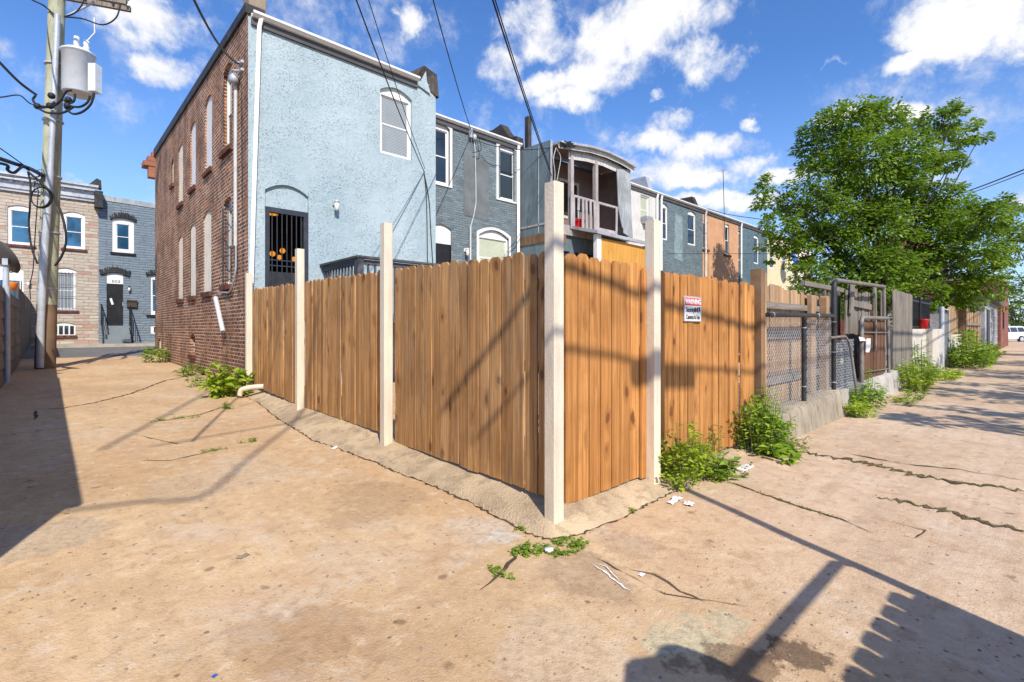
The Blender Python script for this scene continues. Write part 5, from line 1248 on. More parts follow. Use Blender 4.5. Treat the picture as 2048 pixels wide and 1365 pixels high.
# ---------------------------------------------------------------- left edge of the side alley
XL = -3.5
def LY(px): return P(px, 700, x=XL).y
gr = thing('garage', 'low grey block garage along the left alley edge casting its shadow', 'garage', (-6, 5.6, 0))
q = MB(); q.bb((-8.4, .12, -.1), (-3.6, 10.6, 2.38)); q.build('wall', M['concgrey'], gr)
q = MB(); q.bb((-8.5, .05, 2.38), (-3.55, 10.7, 2.44)); q.build('roof', M['tar'], gr)
sf = thing('panel_fence', 'grey-brown banded panel fence with a galvanised post at the left edge', 'fence', (XL, LY(22), .25))
ya, yb, yc = LY(6), LY(37), LY(69)
zt0, zt1 = P(8, 576, x=XL).z, P(36, 591, x=XL).z
q = MB(); z0 = gz(XL, ya)-.03; n = 6
for i in range(n):
    za_ = z0+(zt0-z0)*i/n; zb_ = z0+(zt0-z0)*(i+1)/n-.012
    q.add([(XL+.0, ya-1.5, za_), (XL+.0, yb, za_+.05), (XL+.0, yb, zb_+.0), (XL+.0, ya-1.5, zb_), (XL+.03, ya-1.5, za_+.03), (XL+.03, yb, za_+.08), (XL+.005, yb, zb_), (XL+.005, ya-1.5, zb_)], [(4, 5, 6, 7), (7, 6, 2, 3), (0, 1, 5, 4), (1, 2, 6, 5), (0, 4, 7, 3)])
q.bb((XL-.05, ya-1.5, z0), (XL-.003, yb, zt0-.02)); q.build('panel', plain('grey_brown_panel', (.16,.135,.12), .7, .15, .003, streak=True), sf)
q = MB(); q.tube([(XL+.06, ya, z0), (XL+.06, ya, zt0+.02)], .05, 10); q.build('post', M['galv'], sf)
lf = thing('plank_fence', 'dark brown plank fence between the grey panel and the utility pole', 'fence', (XL, (yb+yc)/2, .3))
q = MB(); n = 12; mL = T(XL, yc, 0) @ RZ(math.pi/2)
for i in range(n):
    f = i/n; x0_ = -(yc-yb)+(yc-yb)*f; zt_ = P(40, 576, x=XL).z
    q.board(x0_, x0_+(yc-yb)/n-.006, gz(XL, yb)-.03, zt_-.02-.03*f+R.uniform(-.02, .02), 0, m=mL, ear=.01)
q.build('boards', M['darkwood'], lf)
p = P(24, 573, x=XL); q = MB(); q.lathe([(.1, -.1), (.12, .08), (.12, .1)], (XL, p.y, p.z), 12); tag(q.build('red_pot', M['orangeplastic']), 'orange-red pot on top of the fence by the dish', 'pot')
p = P(51, 585, x=XL+.04); q = MB(); q.sheet([[(XL+.05, p.y+.1*k, p.z+.16-.09*j+.02*math.sin(j)) for k in range(3)] for j in range(9)]); tag(q.build('orange_rag', M['orangeplastic']), 'orange strap hanging over the dark plank fence', 'rag')
dd_ = thing('satellite_dish', 'dark grey satellite dish on a galvanised pipe above the left fence', 'satellite dish', P(11, 575, x=XL))
dz = (P(11, 575, x=XL)-CAM).dot(FW)
q = MB(); q.tube([P(11, 760, d=dz), P(12, 530, d=dz)], .055, 10); q.build('mast', M['galv'], dd_)
q = MB(); c = P(8, 514, d=dz+.12); ax = (FW*.75+RT*.35+Vector((0, 0, .45))).normalized()
mm = T(*c) @ ax.to_track_quat('Z', 'Y').to_matrix().to_4x4() @ Matrix.Diagonal((1.12, .95, 1, 1))
rd = .41; q.lathe([(.04, -.1), (.2, -.075), (.33, -.03), (rd, .02), (rd, .03), (.33, -.015), (.2, -.06), (.04, -.085)], (0, 0, 0), 28, mm); q.build('dish', plain('dark_grey_dish', (.07,.065,.06), .5, .1, 0), dd_)
q = MB(); q.box(P(10, 524, d=dz-.05), (.09, .09, .14)); q.tube([P(10, 524, d=dz), c], .04, 6); q.build('bracket', M['galv'], dd_)
# ---------------------------------------------------------------- picket fence and added shadow block behind the photographer (their shadows lie on the alley)
bf = thing('alley_fence', 'picket fence with a raised top pipe on the near side of the right alley', 'fence', (-3, -3.5, 0))
q = MB(); x = .0
while x > -7:
    q.board(x-.148, x, -.05, 1.5+R.uniform(-.01, .015), -3.5, th=.02, ear=.02); x -= .17
q.build('pickets', M['oldwood'], bf)
q = MB(); q.bb((-7, -3.53, -.05), (.05, -3.502, 1.43)); q.build('backing_boards', M['oldwood'], bf)
q = MB(); q.tube([(.1, -3.5, 1.72), (.02, -3.5, 1.8), (-7, -3.5, 1.8)], .03, 10); q.build('top_pipe', M['galv'], bf)
pl_ = thing('steel_pole', 'slim tall steel pole at the end of the alley picket fence', 'pole', (.1, -3.5, -.05))
q = MB(); q.tube([(.1, -3.5, -.05), (.1, -3.5, 6.4)], .04, 10); q.build('pole_shaft', M['galv'], pl_)
ol = []  # outline traced back from the ground shadow; unseen block added to cast it
for px, py in ((1246, 1368), (1250, 1328), (1262, 1318), (1308, 1311), (1318, 1295), (1332, 1288), (1352, 1289), (1385, 1300), (1425, 1314), (1470, 1338), (1512, 1368)):
    g = G(px, py); t = (g.y+3.05)/SUNH.y; ol.append((g.x-SUNH.x*t, g.z+t*math.tan(ELEV)))
pr_ = [(ol[0][0], -.05)]+[(ol[-1][0]+.15, -.05)]+ol[::-1]
q = MB(); q.prism(pr_, -3.3, -3.05); tag(q.build('shadow_block', M['tar']), 'tarp-covered stack beside the alley picket fence', 'shadow caster')
# ---------------------------------------------------------------- trees
def leaf(mb, p, d, up_, l, w, tint, mi=0):
    s = d.cross(up_)
    if s.length < 1e-3: s = d.cross(Vector((1, 0, 0)))
    s.normalize(); n = s.cross(d).normalized()
    m_ = p+d*l*.45
    mb.V += [p, m_+s*w/2+n*w*.12, p+d*l-n*l*.12, m_-s*w/2+n*w*.12]; k = len(mb.V)-4
    mb.Fc += [[k, k+1, k+2], [k, k+2, k+3]]; mb.U += [[(0, 0)]*3]*2; mb.Tn += [tint]*2; mb.S += [False]*2; mb.MI += [mi]*2
def rv(): 
    while True:
        v = Vector((R.uniform(-1, 1), R.uniform(-1, 1), R.uniform(-1, 1)))
        if .05 < v.length < 1: return v
def tree(name, label, base, lobes, dens, lsize, lm='leaf', per=22, trunk_r=.25, cat='tree', group=None, limb=True):
    t = thing(name, label, cat, base, group)
    ctr = sum((l[0] for l in lobes), Vector())/len(lobes)
    tw = MB(); fork = base.lerp(Vector((ctr.x, ctr.y, ctr.z)), .42)
    tw.tube(smoothp([base-Vector((0, 0, .2)), base.lerp(fork, .5)+Vector((.08, .05, 0)), fork]), [trunk_r*(1-.35*i/12) for i in range(13)], 10)
    cr = MB()
    for c, r in lobes:
        if limb: tw.tube(smoothp([fork-Vector((0, 0, R.uniform(0, .8))), fork.lerp(c, .5)+rv()*.35, c]), [trunk_r*.3*(1-.85*i/12) for i in range(13)], 6)
        n = max(3, int(dens*r*r))
        for _ in range(n):
            v = rv(); v = v.normalized()*(v.length**.45)*(R.uniform(1.05, 1.4) if R.random() < .12 else 1)
            if v.z < -.3 and R.random() < .4: v.z *= -.6
            p = c+Vector((v.x*r, v.y*r, v.z*r*.85)); tt = R.random()
            if limb and R.random() < .22: tw.tube([c.lerp(p, .15), p], [.022, .008], 4, cap=False)
            sz = R.uniform(.22, .42)*min(1.2, max(.6, r/1.1)); out = (v+Vector((0, 0, .25))).normalized()
            for _ in range(per):
                o = rv(); q_ = p+Vector((o.x*sz, o.y*sz, o.z*sz*.6))
                d = (Vector((o.x, o.y, o.z*.4-.35))+out*.5).normalized(); u = (Vector((0, 0, 1))+rv()*.7+out*.3).normalized()
                s_ = lsize*R.uniform(.65, 1.25); leaf(cr, q_, d, u, s_, s_*.62, min(1, max(0, .45*tt+.55*R.random())))
    tw.build('trunk', M['bark'], t); cr.build('crown', M[lm], t); return t
TD = 20.5
big = [(1680,268,62),(1700,235,36),(1755,248,50),(1745,222,28),(1640,300,48),(1622,265,25),(1720,320,70),(1660,350,60),(1800,310,58),(1815,262,36),(1885,238,33),(1908,222,20),(1928,262,30),(1955,282,20),(1888,292,42),(1845,340,50),(1900,330,26),(1780,370,60),
       (1538,372,22),(1524,388,16),(1535,412,28),(1572,380,18),(1580,410,28),(1610,440,42),(1560,455,34),(1640,410,50),(1700,410,68),(1545,500,28),(1590,500,44),(1650,490,62),(1725,470,75),(1790,440,60),(1840,440,46),
       (1625,555,40),(1680,560,55),(1750,550,72),(1820,510,75),(1880,470,55),(1905,440,30),(1935,450,42),(1960,420,22),(1990,430,36),(2005,405,16),(1965,500,52),(1900,550,58),(1840,590,46),(1960,560,42),(1890,600,28),(2020,480,36),(1770,600,35),(1865,405,48),(1925,425,42),(1975,445,40),(1900,385,26),(1700,605,40),(1820,620,34),(1930,600,32),(1965,580,34),(1610,585,34),(1995,520,30)]
lobes = []
for a, b, r in big:
    dep = TD+R.uniform(-1.6, 1.6); lobes.append((P(a, b, d=dep), r/987*dep*.92))
bt = P(1758, 700, d=TD); bt.z = gz(bt.x, bt.y)
tree('maple_tree', 'large bushy green tree rising behind the alley fences', bt, lobes, 56, .165, 'leaf', 26, .22)
def lobset(px, d, dj=1.0): return [(P(a, b, d=d+R.uniform(-dj, dj)), r/987*d) for a, b, r in px]
l2 = lobset([(2050,440,40),(2040,500,44),(2030,540,22),(2075,480,60),(2080,420,40),(2035,600,30),(2070,570,50),(2044,585,30)], 30)
b2 = P(2105, 690, d=30); b2.z = 0
tree('leafy_tree', 'leafy tree reaching in from the right edge above the parked car', b2, l2, 12, .2, 'leaf', 22, .3)
l3 = lobset([(2000,600,28),(2030,625,30),(2062,615,36),(2040,590,26),(2010,570,20),(1985,585,14),(2075,640,30),(2020,648,20)], 74, 2)
b3 = P(2040, 680, d=74); b3.z = 0
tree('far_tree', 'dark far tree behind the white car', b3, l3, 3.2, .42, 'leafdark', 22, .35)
l6 = lobset([(1960+i*28, 632+(i%3)*10, 26) for i in range(9)]+[(1980+i*30, 655, 20) for i in range(8)], 84, 1)
b6 = P(2040, 685, d=84); b6.z = 0
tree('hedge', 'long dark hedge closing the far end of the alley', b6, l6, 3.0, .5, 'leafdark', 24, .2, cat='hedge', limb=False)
l4 = lobset([(1860,600,30),(1890,625,26),(1915,610,24),(1935,630,20),(1955,590,22),(1880,575,28)], 33, 1.5)
b4 = P(1900, 690, d=33); b4.z = 0
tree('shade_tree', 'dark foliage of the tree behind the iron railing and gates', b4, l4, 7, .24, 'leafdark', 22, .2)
l5 = lobset([(1560,600,30),(1600,610,40),(1650,620,40),(1700,622,40),(1740,625,40),(1790,630,35)], 17.5, .6)
b5 = P(1700, 700, d=17.5); b5.z = 0
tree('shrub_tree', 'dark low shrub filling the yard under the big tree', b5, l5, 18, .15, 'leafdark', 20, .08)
for i, (x, y, z, r) in enumerate(((6.5,-6.9,4.6,1.3),(11,-7.2,4.9,1.6),(16.5,-7.4,5.2,1.8),(24,-7.6,5.4,2.0),(34,-7.5,6,2.2))):
    lo = [(Vector((x+R.uniform(-1, 1)*r*1.1, y+R.uniform(-.7, .7), z+R.uniform(-.7, .7)*r)), r*R.uniform(.35, .6)) for _ in range(9)]
    tree('alley_tree', ['smallest alley tree nearest the picket fence','second alley tree beyond the picket fence','middle alley tree shading the right alley','fourth alley tree farther down the right alley','last alley tree far down the right alley'][i], Vector((x, y, -.05)), lo, 14, .2, 'leaf', 20, .14, group='trees on the near side of the right alley')
# ---------------------------------------------------------------- weeds
def weed(label, px, w, h, n, ls, lm='weed', name='weed', spread=1.0, cat='weed', rag=.3, dry=0, pos=None, ratio=.6, dep=None, lean=(0, 0)):
    c = pos if pos is not None else G(*px)
    mb = MB(); dep = dep or w
    stems = max(4, n//16)
    for s in range(stems):
        ang = R.uniform(0, 2*math.pi); rr_ = math.sqrt(R.random())
        bx, by = c.x+math.cos(ang)*w*.5*rr_*.75, c.y+math.sin(ang)*dep*.5*rr_*.75
        hh = h*R.uniform(.45, 1)*(1-.55*rr_*rr_); bz = gz(bx, by)
        tipv = Vector((bx+math.cos(ang)*w*.22*spread*rr_+R.uniform(-.1, .1)*w+lean[0]*hh, by+math.sin(ang)*dep*.22*spread*rr_+lean[1]*hh, bz+hh))
        bp_ = Vector((bx, by, bz-.02)); mid = bp_.lerp(tipv, .55)+Vector((0, 0, hh*.08))
        sp_ = smoothp([bp_, mid, tipv], 5)
        mb.tube(sp_, max(.0015, ls*.035), 4, tint=.5, cap=False, mi=1)
        for k in range(n//stems):
            f = R.uniform(.12, 1)**.8; q_ = sp_[min(len(sp_)-1, int(f*(len(sp_)-1)))]
            a = R.uniform(0, 2*math.pi); d = Vector((math.cos(a), math.sin(a), R.uniform(-.35, .55))).normalized()
            u = (Vector((0, 0, 1))+rv()*.5).normalized(); sz = ls*R.uniform(.5, 1.15)
            leaf(mb, q_+d*ls*.25, d, u, sz, sz*ratio, R.random(), 2 if R.random() < dry else 0)
    return tag(mb.build(name, [M[lm], M['stem'], M['weeddry']]), label, cat)
weed('broad-leaved lime green weed at the foot of the brick corner', (462, 792), .72, .8, 330, .19, 'weedbright', ratio=.6, dep=.6)
weed('low green weed left of the lime plant along the brick foot', (418, 772), .8, .35, 200, .1, 'weed')
weed('small weed halfway along the foot of the brick wall', (384, 752), .7, .4, 160, .13, 'weed')
weed('dark green weed at the far end of the brick foot', (327, 724), .9, .62, 200, .18, 'weed')
weed('tiny weed at the kerb by the far brick corner', (297, 708), .5, .35, 80, .14, 'weed')
weed('bright yellow-green weed clump beside the second cream post', None, .66, .6, 900, .062, 'weedbright', pos=Vector((1.58, -.19, 0)), dep=.42)
weed('olive dry-tipped weed clump right of the yellow-green one', None, .62, .5, 520, .045, 'weed', pos=Vector((2.0, -.13, 0)), dep=.32, dry=.45)
weed('low dusty weeds spreading at the foot of the pine boards', None, .75, .16, 420, .04, 'weed', pos=Vector((2.15, -.34, 0)), dep=.35, dry=.6)
weed('broad green weed between dusty litter and pine boards', None, .42, .24, 150, .1, 'weed', pos=Vector((2.02, -.36, 0)), dep=.3)
weed('big leafy weed below the brown timber post', None, .85, .85, 1300, .075, 'weed', pos=Vector((3.35, -.22, 0)), dep=.5)
weed('broad rosette weed in front of the big leafy one', None, .6, .22, 130, .13, 'weed', pos=Vector((3.2, -.48, 0)), dep=.4)
weed('grassy dry fringe right of the big leafy weed', None, .7, .2, 320, .05, 'weed', pos=Vector((3.75, -.42, 0)), dep=.35, dry=.6)
weed('vine climbing the brown timber post', None, .16, 1.0, 180, .075, 'weed', pos=Vector((3.72, -.13, 0)), dep=.1, name='vine', cat='vine')
weed('thin dry vine on the pine boards above the olive clump', None, .16, .62, 90, .05, 'weed', pos=Vector((2.52, -.06, 0)), dep=.06, dry=.4, name='vine', cat='vine')
weed('round pale-leaved clump in front of the grey block', None, .55, .38, 380, .085, 'weedbright', pos=Vector((7.0, -.4, 0)), dep=.4)
weed('dark green clump below the leaning chain-link gate', None, .95, .62, 480, .11, 'weed', pos=Vector((8.0, -.32, 0)), dep=.5)
weed('small weed growing through the screen gate pipe', None, .3, .85, 90, .08, 'weed', pos=Vector((8.6, -.2, 0)), dep=.15)
weed('wide mound of bright weeds before the tall grey fence', None, 2.0, .8, 1100, .11, 'weedbright', pos=Vector((12.3, -.35, 0)), dep=.8)
weed('tall feathery weed against the cream concrete slab', None, .9, 1.35, 420, .17, 'weed', pos=Vector((14.4, -.2, 0)), dep=.5, ratio=.32)
weed('low grassy strip at the foot of the cream concrete wall', None, 3.4, .4, 520, .12, 'weedbright', pos=Vector((16.2, -.5, 0)), dep=.6)
weed('tall bushy weed before the pale block base far along', None, 3.0, 1.5, 900, .24, 'weed', pos=Vector((22.3, -.6, 0)), dep=1.2)
weed('low tangled weed past the bushy one', None, 3.0, .7, 420, .2, 'weed', pos=Vector((25.5, -.7, 0)), dep=.8, dry=.2)
weed('dry grass tuft at the foot of the ragged far fence', None, 4.0, .8, 300, .25, 'weed', pos=Vector((31.5, -.6, 0)), dep=.8, dry=.5)
weed('low grass edging from the bright mound to the alley', None, 3.0, .16, 420, .08, 'weed', pos=Vector((10.2, -.55, 0)), dep=.5, dry=.3)
weed('flat green creeper left of the white cup at the corner', (1055, 1104), .23, .05, 520, .02, 'weed', dep=.17, name='creeper', cat='ground weed', ratio=.8)
weed('flat green creeper right of the white cup at the corner', (1130, 1096), .3, .05, 800, .02, 'weed', dep=.2, name='creeper', cat='ground weed', ratio=.8)
weed('narrow strip of moss trailing from the corner creeper', (1002, 1150), .09, .035, 260, .016, 'weed', dep=.2, name='creeper', cat='ground weed', ratio=.8)
weed('tiny sprouts on the crack left of the corner post', (1045, 1063), .08, .05, 90, .02, 'weed', dep=.1, name='creeper', cat='ground weed', ratio=.8)
weed('tiny tuft on the crack right of the corner post', (1264, 1027), .08, .05, 70, .022, 'weed', name='creeper', cat='ground weed')
weed('small grass tuft in the joint near the brick corner', (449, 818), .26, .12, 130, .06, 'weed', name='grass_tuft', cat='grass tuft', ratio=.25)
weed('grass growing along the left alley joint', (360, 838), .75, .05, 200, .045, 'weed', name='grass_tuft', cat='grass tuft', ratio=.25, dep=.15)
weed('grass tuft isolated in the middle of the left alley', (500, 884), .18, .05, 90, .045, 'weed', name='grass_tuft', cat='grass tuft', ratio=.25)
weed('lower grass tuft on the short crack in the left alley', (418, 903), .3, .05, 120, .04, 'weed', name='grass_tuft', cat='grass tuft', ratio=.25, dep=.12)
weed('tiny grass sprig on the apron below the third bay', (557, 803), .12, .08, 50, .05, 'weeddry', name='grass_tuft', cat='grass tuft', ratio=.25)
# grit and moss in the open joints: countless
gm_ = MB()
for l, w_ in (([(1600, 905), (1720, 925), (1850, 955), (1950, 970), (2060, 985)], .05), ([(1755, 995), (1850, 1012), (1950, 1040), (2070, 1070)], .04), ([(1450, 963), (1530, 990), (1590, 1012), (1680, 1040)], .02)):
    pts = [G(*p) for p in l]
    for a, b in zip(pts, pts[1:]):
        for _ in range(int((b-a).length*110)):
            c = a.lerp(b, R.random())+Vector((R.gauss(0, w_*.5), R.gauss(0, w_*.5), 0)); c.z = gz(c.x, c.y)+.006
            leaf(gm_, c, Vector((R.uniform(-1, 1), R.uniform(-1, 1), R.uniform(0, .5))).normalized(), Vector((0, 0, 1)), R.uniform(.01, .03), R.uniform(.006, .014), R.random(), R.choice((0, 0, 1)))
tag(gm_.build('joint_grit', [M['weeddry'], M['weed']]), kind='stuff')
peb_ = MB()
for _ in range(600):
    px, py = R.uniform(0, 2048), R.uniform(850, 1365)
    c = G(px, py)
    if c.x > -.25 and c.y > -.3: continue
    if c.y > 14 or c.x > 9: continue
    s = R.choice((.004, .005, .006, .009)); v_ = [c+Vector((math.cos(a)*s*R.uniform(.6, 1.3), math.sin(a)*s*R.uniform(.6, 1.3), .002)) for a in (0, 1.25, 2.5, 3.8, 5)]
    peb_.add(v_+[c+Vector((0, 0, s*.8))], [(0, 1, 5), (1, 2, 5), (2, 3, 5), (3, 4, 5), (4, 0, 5)])
tag(peb_.build('gravel', M['stone']), kind='stuff')
# ---------------------------------------------------------------- small things on the ground
def rag(name, label, px, w, l, mt, rot=0, hgt=.02, cat='litter', pos=None):
    c = pos if pos is not None else G(*px); n = 7; rows_ = []
    for i in range(n):
        row = []
        for j in range(n):
            u, v = i/(n-1)-.5, j/(n-1)-.5; e = 1-.28*mnoise.noise(Vector((u*5+c.x*9, v*5, 2)))
            x, y = u*w*e, v*l*e; X, Y = c.x+x*math.cos(rot)-y*math.sin(rot), c.y+x*math.sin(rot)+y*math.cos(rot)
            row.append((X, Y, gz(X, Y)+.005+hgt*abs(mnoise.noise(Vector((u*4, v*4, c.y*7))))*(1.3-abs(u)-abs(v))))
        rows_.append(row)
    mb = MB(); mb.sheet(rows_); return tag(mb.build(name, M[mt]), label, cat)
rag('crumpled_paper', 'longer crumpled white paper by the apron crack and yellow-green weeds', (1350, 1003), .2, .06, 'paper', .1, .05, 'paper')
rag('crumpled_paper', 'rounder crumpled white paper just right of the longer one', (1378, 1010), .09, .07, 'paper', .3, .05, 'paper')
q = MB(); c = G(1490, 938); q.box((c.x, c.y, c.z+.012), (.26, .07, .016), None); tag(q.build('white_card', M['paper']), 'flat white strip of trim lying before the weeds', 'trim strip')
q = MB(); c = G(1442, 950); q.add([(c.x-.02, c.y+.1, c.z+.05), (c.x+.03, c.y+.1, c.z+.05), (c.x+.05, c.y-.07, c.z+.01), (c.x-.0, c.y-.07, c.z+.01), (c.x+.0, c.y+.1, c.z+.03)], [(0, 3, 2, 1), (0, 4, 3)]); tag(q.build('white_plastic', M['paper']), 'white plastic strip leaning out of the broad green weed', 'plastic strip')
c = G(1098, 1106); q = MB(); q.lathe([(.026, 0), (.03, .012), (.028, .018), (.012, .014), (.01, .02)], (c.x, c.y, c.z+.01), 12); tag(q.build('paper_disc', M['paper']), 'round white cup lid lying in the corner creeper', 'lid')
rag('paper_scrap', 'white paper scrap on the ground near the apron crack in the left alley', (671, 896), .14, .05, 'paper', .8, .015, 'paper')
rag('paper_scrap', 'small white scrap in the broken patch right of the corner creeper', (1283, 1151), .045, .03, 'paper', .2, .015, 'paper')
rag('blue_scrap', 'tiny blue plastic scrap at the bottom edge of the alley', (429, 1354), .02, .016, 'blueplastic', .5, .01)
rag('stone_chip', 'flat grey stone chip in the middle of the alley', (486, 1114), .07, .035, 'stone', .4, .008, 'stone')
q = MB(); c = G(497, 778); q.lathe([(.05, 0), (.07, .1), (.07, .16), (.04, .18)], (c.x+.05, c.y, c.z), 12); tag(q.build('orange_bottle', M['orangeplastic']), 'orange plastic bottle behind the lime weed at the brick corner', 'bottle')
q = MB(); a = P(521, 780, x=-.0); q.tube(smoothp([Vector((.0, a.y-.2, .37)), Vector((-.15, a.y-.1, .36)), Vector((-.3, a.y+.0, .32)), Vector((-.33, a.y+.03, .22))]), .045, 10); tag(q.build('drain_elbow', M['creampost']), 'cream plastic drain pipe elbow at the foot of the last post', 'drain pipe')
crack([(1182, 1130), (1205, 1142), (1235, 1168), (1264, 1186)], .012, 'chalk', 'paint_mark', jit=.55, step=.02)
crack([(1186, 1128), (1212, 1136), (1240, 1165)], .006, 'chalk', 'paint_mark', jit=.6, off=.008, step=.02)
# ---------------------------------------------------------------- the parked car
cr_ = P(2003, 688, d=55); cg_ = thing('parked_car', 'white station wagon parked across the far end of the right alley', 'car', (cr_.x, cr_.y, 0))
mc = T(cr_.x, cr_.y, -.12) @ RZ(TH-math.pi/2+math.radians(6))     # local x runs to the right, rear end at +x
q = MB(); lowp = [(-2.3, .35), (2.2, .38), (2.34, .6), (2.3, .95), (2.2, 1.08), (-.9, 1.08), (-1.9, 1.0), (-2.3, .8)]
n = len(lowp); ws = [(1, .93)]
def carsec(mb, prof, w0, w1, zsplit):
    n = len(prof); vs = []
    for s in (-1, 1):
        for x, z in prof: vs.append((x, s*(w0+(w1-w0)*(z-prof[0][1])/(zsplit)), z))
    mb.add(vs, [tuple(range(n)), tuple(range(2*n-1, n-1, -1))]+[(i, i+n, (i+1) % n+n, (i+1) % n) for i in range(n)], mc)
carsec(q, lowp, .9, .94, .8); carsec(q, [(-1.0, 1.07), (2.22, 1.07), (1.98, 1.72), (1.7, 1.8), (-.1, 1.8), (-.45, 1.72)], .9, .68, .75)
body_ = q.build('body', M['carwhite'], cg_, bevel=.05)
q = MB()
for s in (-1, 1):
    for poly in ([(-.75, 1.14), (.05, 1.14), (.05, 1.66), (-.35, 1.66)], [(.12, 1.14), (.95, 1.14), (.95, 1.66), (.12, 1.66)], [(1.02, 1.14), (1.95, 1.18), (1.75, 1.66), (1.02, 1.66)]):
        vs = [(x, s*(.895-.22*(z-1.07)/.75+.012), z) for x, z in poly]; q.add(vs, [(0, 1, 2, 3) if s < 0 else (3, 2, 1, 0)], mc)
q.add([(2.225, -.7, 1.15), (2.225, .7, 1.15), (2.03, .58, 1.65), (2.03, -.58, 1.65)], [(0, 1, 2, 3)], mc); q.build('window', M['glass'], cg_)
for x in (-1.4, 1.35):
    for s in (-1, 1):
        q = MB(); mw = mc @ T(x, s*.86, .36) @ Matrix.Rotation(math.pi/2, 4, 'X'); q.lathe([(.2, -.12), (.36, -.11), (.38, -.06), (.38, .06), (.36, .11), (.2, .12)], (0, 0, 0), 20, mw); w = q.build('wheel', M['rubber'], cg_)
        q = MB(); q.lathe([(.05, -.125), (.22, -.122), (.24, -.118), (.24, .118), (.22, .122), (.05, .125)], (0, 0, 0), 12, mw); q.build('rim', M['galv'], w)
for s in (-1, 1):
    q = MB(); q.bb((2.1, s*.72, .85), (2.32, s*.93, 1.2), mc); q.build('tail_lamp', M['tail'], cg_)
q = MB(); q.bb((2.2, -.85, .4), (2.42, .85, .62), mc); q.build('bumper', M['carwhite'], cg_)
# ---------------------------------------------------------------- camera, sun, sky
cam = bpy.data.cameras.new('camera'); co = link(bpy.data.objects.new('camera', cam)); scene.camera = co
co.location = CAM; co.rotation_euler = (math.pi/2, 0, math.atan2(-FW.x, FW.y))
cam.sensor_width = 36; cam.lens = 36*F/2048; cam.shift_y = (HY-682.5)/2048; cam.clip_end = 1000; cam.clip_start = .05
sd_ = bpy.data.lights.new('sun', 'SUN'); so = link(bpy.data.objects.new('sun', sd_)); sd_.energy = 4.6; sd_.angle = math.radians(.53); sd_.color = (1, .93, .82)
dv = Vector((SUNH.x*math.cos(ELEV), SUNH.y*math.cos(ELEV), -math.sin(ELEV))); so.rotation_euler = dv.to_track_quat('-Z', 'Y').to_euler(); so.location = -dv*40
w = bpy.data.worlds.new('World'); scene.world = w; w.use_nodes = True
n = NT(w); w.node_tree.nodes.clear()
d = n.n('TexCoord').outputs['Generated']
sky = n.n('TexSky', sky_type='NISHITA', sun_disc=False, sun_elevation=ELEV, sun_rotation=math.atan2(-SUNH.x, -SUNH.y), air_density=1.0, dust_density=.3, ozone_density=2.5).outputs[0]
hs = n.mix(1, n.n('HueSaturation', {'Hue': .5, 'Saturation': 1.12, 'Value': 1.0, 'Color': sky}).outputs[0], (.8, 1.0, 1.3), 'MULTIPLY')
# cumulus: soft lobes about fixed sky directions broken up by noise
cl_ = [(290,40,130,60),(345,140,70,38),(230,-20,140,50),(800,42,34,40),(1060,40,120,70),(980,130,70,60),(1075,165,90,40),(1270,80,150,75),(1360,40,130,70),(1420,130,100,45),(1200,150,110,45),(1140,205,100,30),(1300,278,75,32),(1420,285,130,38),(1340,240,60,24),(1330,335,130,40),(1400,350,110,30),(1250,330,60,34),(1450,405,120,26),
       (160,370,75,32),(60,350,80,26),(1815,100,60,34),(1840,72,30,20),(1930,60,110,60),(1990,20,120,60),(1880,10,90,50),(2060,60,90,60),(1518,230,30,16),(1575,345,70,30),(1650,225,40,20),(1820,222,50,30),(1660,100,34,12),(1310,200,26,12),(2040,400,60,24),(1500,320,60,30),
       (-150,60,160,70),(-300,250,200,60),(2300,150,200,90),(2500,380,240,50),(600,-300,260,110),(1500,-420,380,130),(900,-600,300,110)]
nz = n.noise(d, 5.5, 8, .62, .3); nzf = n.noise(d, 19, 8, .7, .3)
wv = n.n('Mapping', {'Vector': n.noise(d, 4.5, 6, .62, 0, 1), 'Location': (-.5*.16, -.5*.16, -.5*.16), 'Scale': (.16, .16, .16)}).outputs[0]
D2 = n.n('VectorMath', {0: d, 1: wv}, operation='ADD').outputs[0]
dens = None
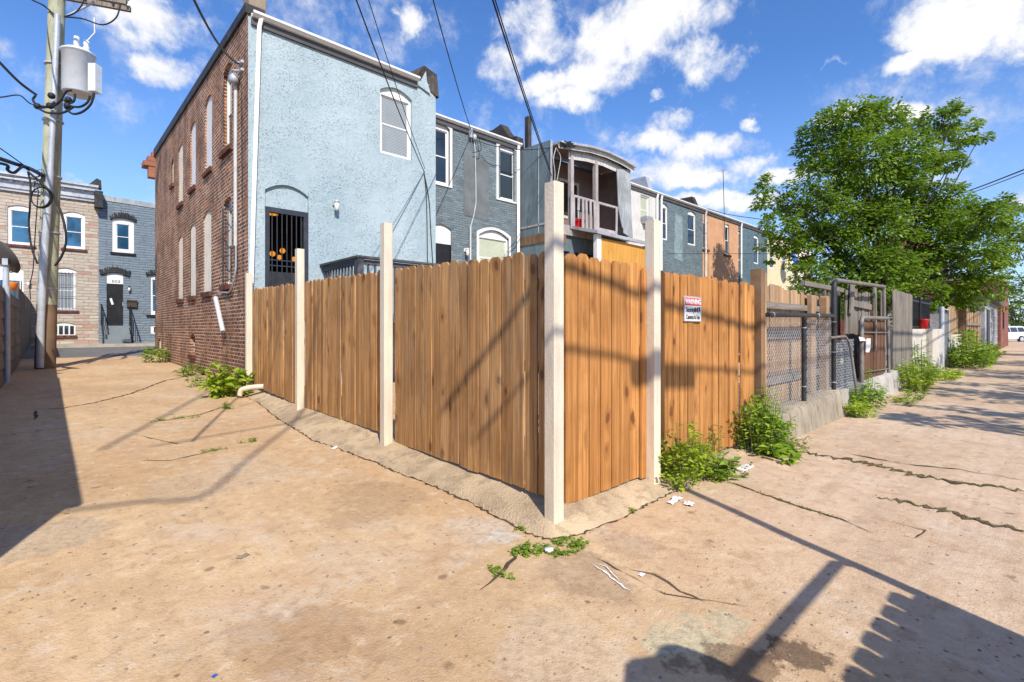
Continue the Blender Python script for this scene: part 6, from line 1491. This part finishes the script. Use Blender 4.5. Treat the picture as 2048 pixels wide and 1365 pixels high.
for px, py, rx, ry in cl_:
    c = ray(px, py).normalized(); e1 = c.cross(Vector((0, 0, 1))).normalized(); e2 = e1.cross(c).normalized(); k = 1/ray(px, py).length
    a_ = rx/F*k*1.0; b_ = ry/F*k
    dx = n.n('VectorMath', {0: D2, 1: tuple(e1/a_)}, operation='DOT_PRODUCT').outputs['Value']; dy = n.n('VectorMath', {0: D2, 1: tuple(e2/b_)}, operation='DOT_PRODUCT').outputs['Value']
    fr = n.math('GREATER_THAN', n.n('VectorMath', {0: d, 1: tuple(c)}, operation='DOT_PRODUCT').outputs['Value'], .2)
    v = n.math('SUBTRACT', 1, n.math('ADD', n.math('MULTIPLY', dx, dx), n.math('MULTIPLY', dy, dy)))
    v = n.math('MULTIPLY', n.math('MAXIMUM', v, 0), fr)
    dens = v if dens is None else n.math('SMOOTH_MAX', dens, v, .25)
m_ = n.math('ADD', dens, n.math('ADD', n.math('MULTIPLY', n.math('SUBTRACT', nz, .5), 3.0), n.math('MULTIPLY', n.math('SUBTRACT', nzf, .5), 1.7)))
cov = n.math('MULTIPLY', n.rng(m_, .1, 1.0), n.rng(dens, .0, .3))
# bodies are grey-mauve below, white on the sun side
sh_ = n.noise(n.n('VectorMath', {0: d, 1: (.0, .0, .05)}, operation='ADD').outputs[0], 7, 5, .55)
cc_ = n.mix(n.rng(n.math('ADD', m_, n.math('MULTIPLY', sh_, .8)), .7, 1.6), (5.0, 5.3, 6.0), (6.7, 6.6, 6.45))
hz = n.n('SeparateXYZ', {0: d}).outputs[2]
hs = n.mix(n.rng(hz, .45, .02, 0, .34), hs, (4.3, 5.4, 7.0))
colr = n.mix(n.math('MULTIPLY', cov, .95), hs, cc_)
bg = n.n('Background', {'Color': colr, 'Strength': .13}); n.n('OutputWorld', {'Surface': bg.outputs[0]})
vs_ = scene.view_settings; vs_.view_transform = 'Standard'; vs_.look = 'None'; vs_.exposure = .32; vs_.gamma = 1; vs_.use_curve_mapping = False
scene.render.resolution_x = 1024; scene.render.resolution_y = 682
scene.cycles.max_bounces = 6; scene.cycles.transparent_max_bounces = 4
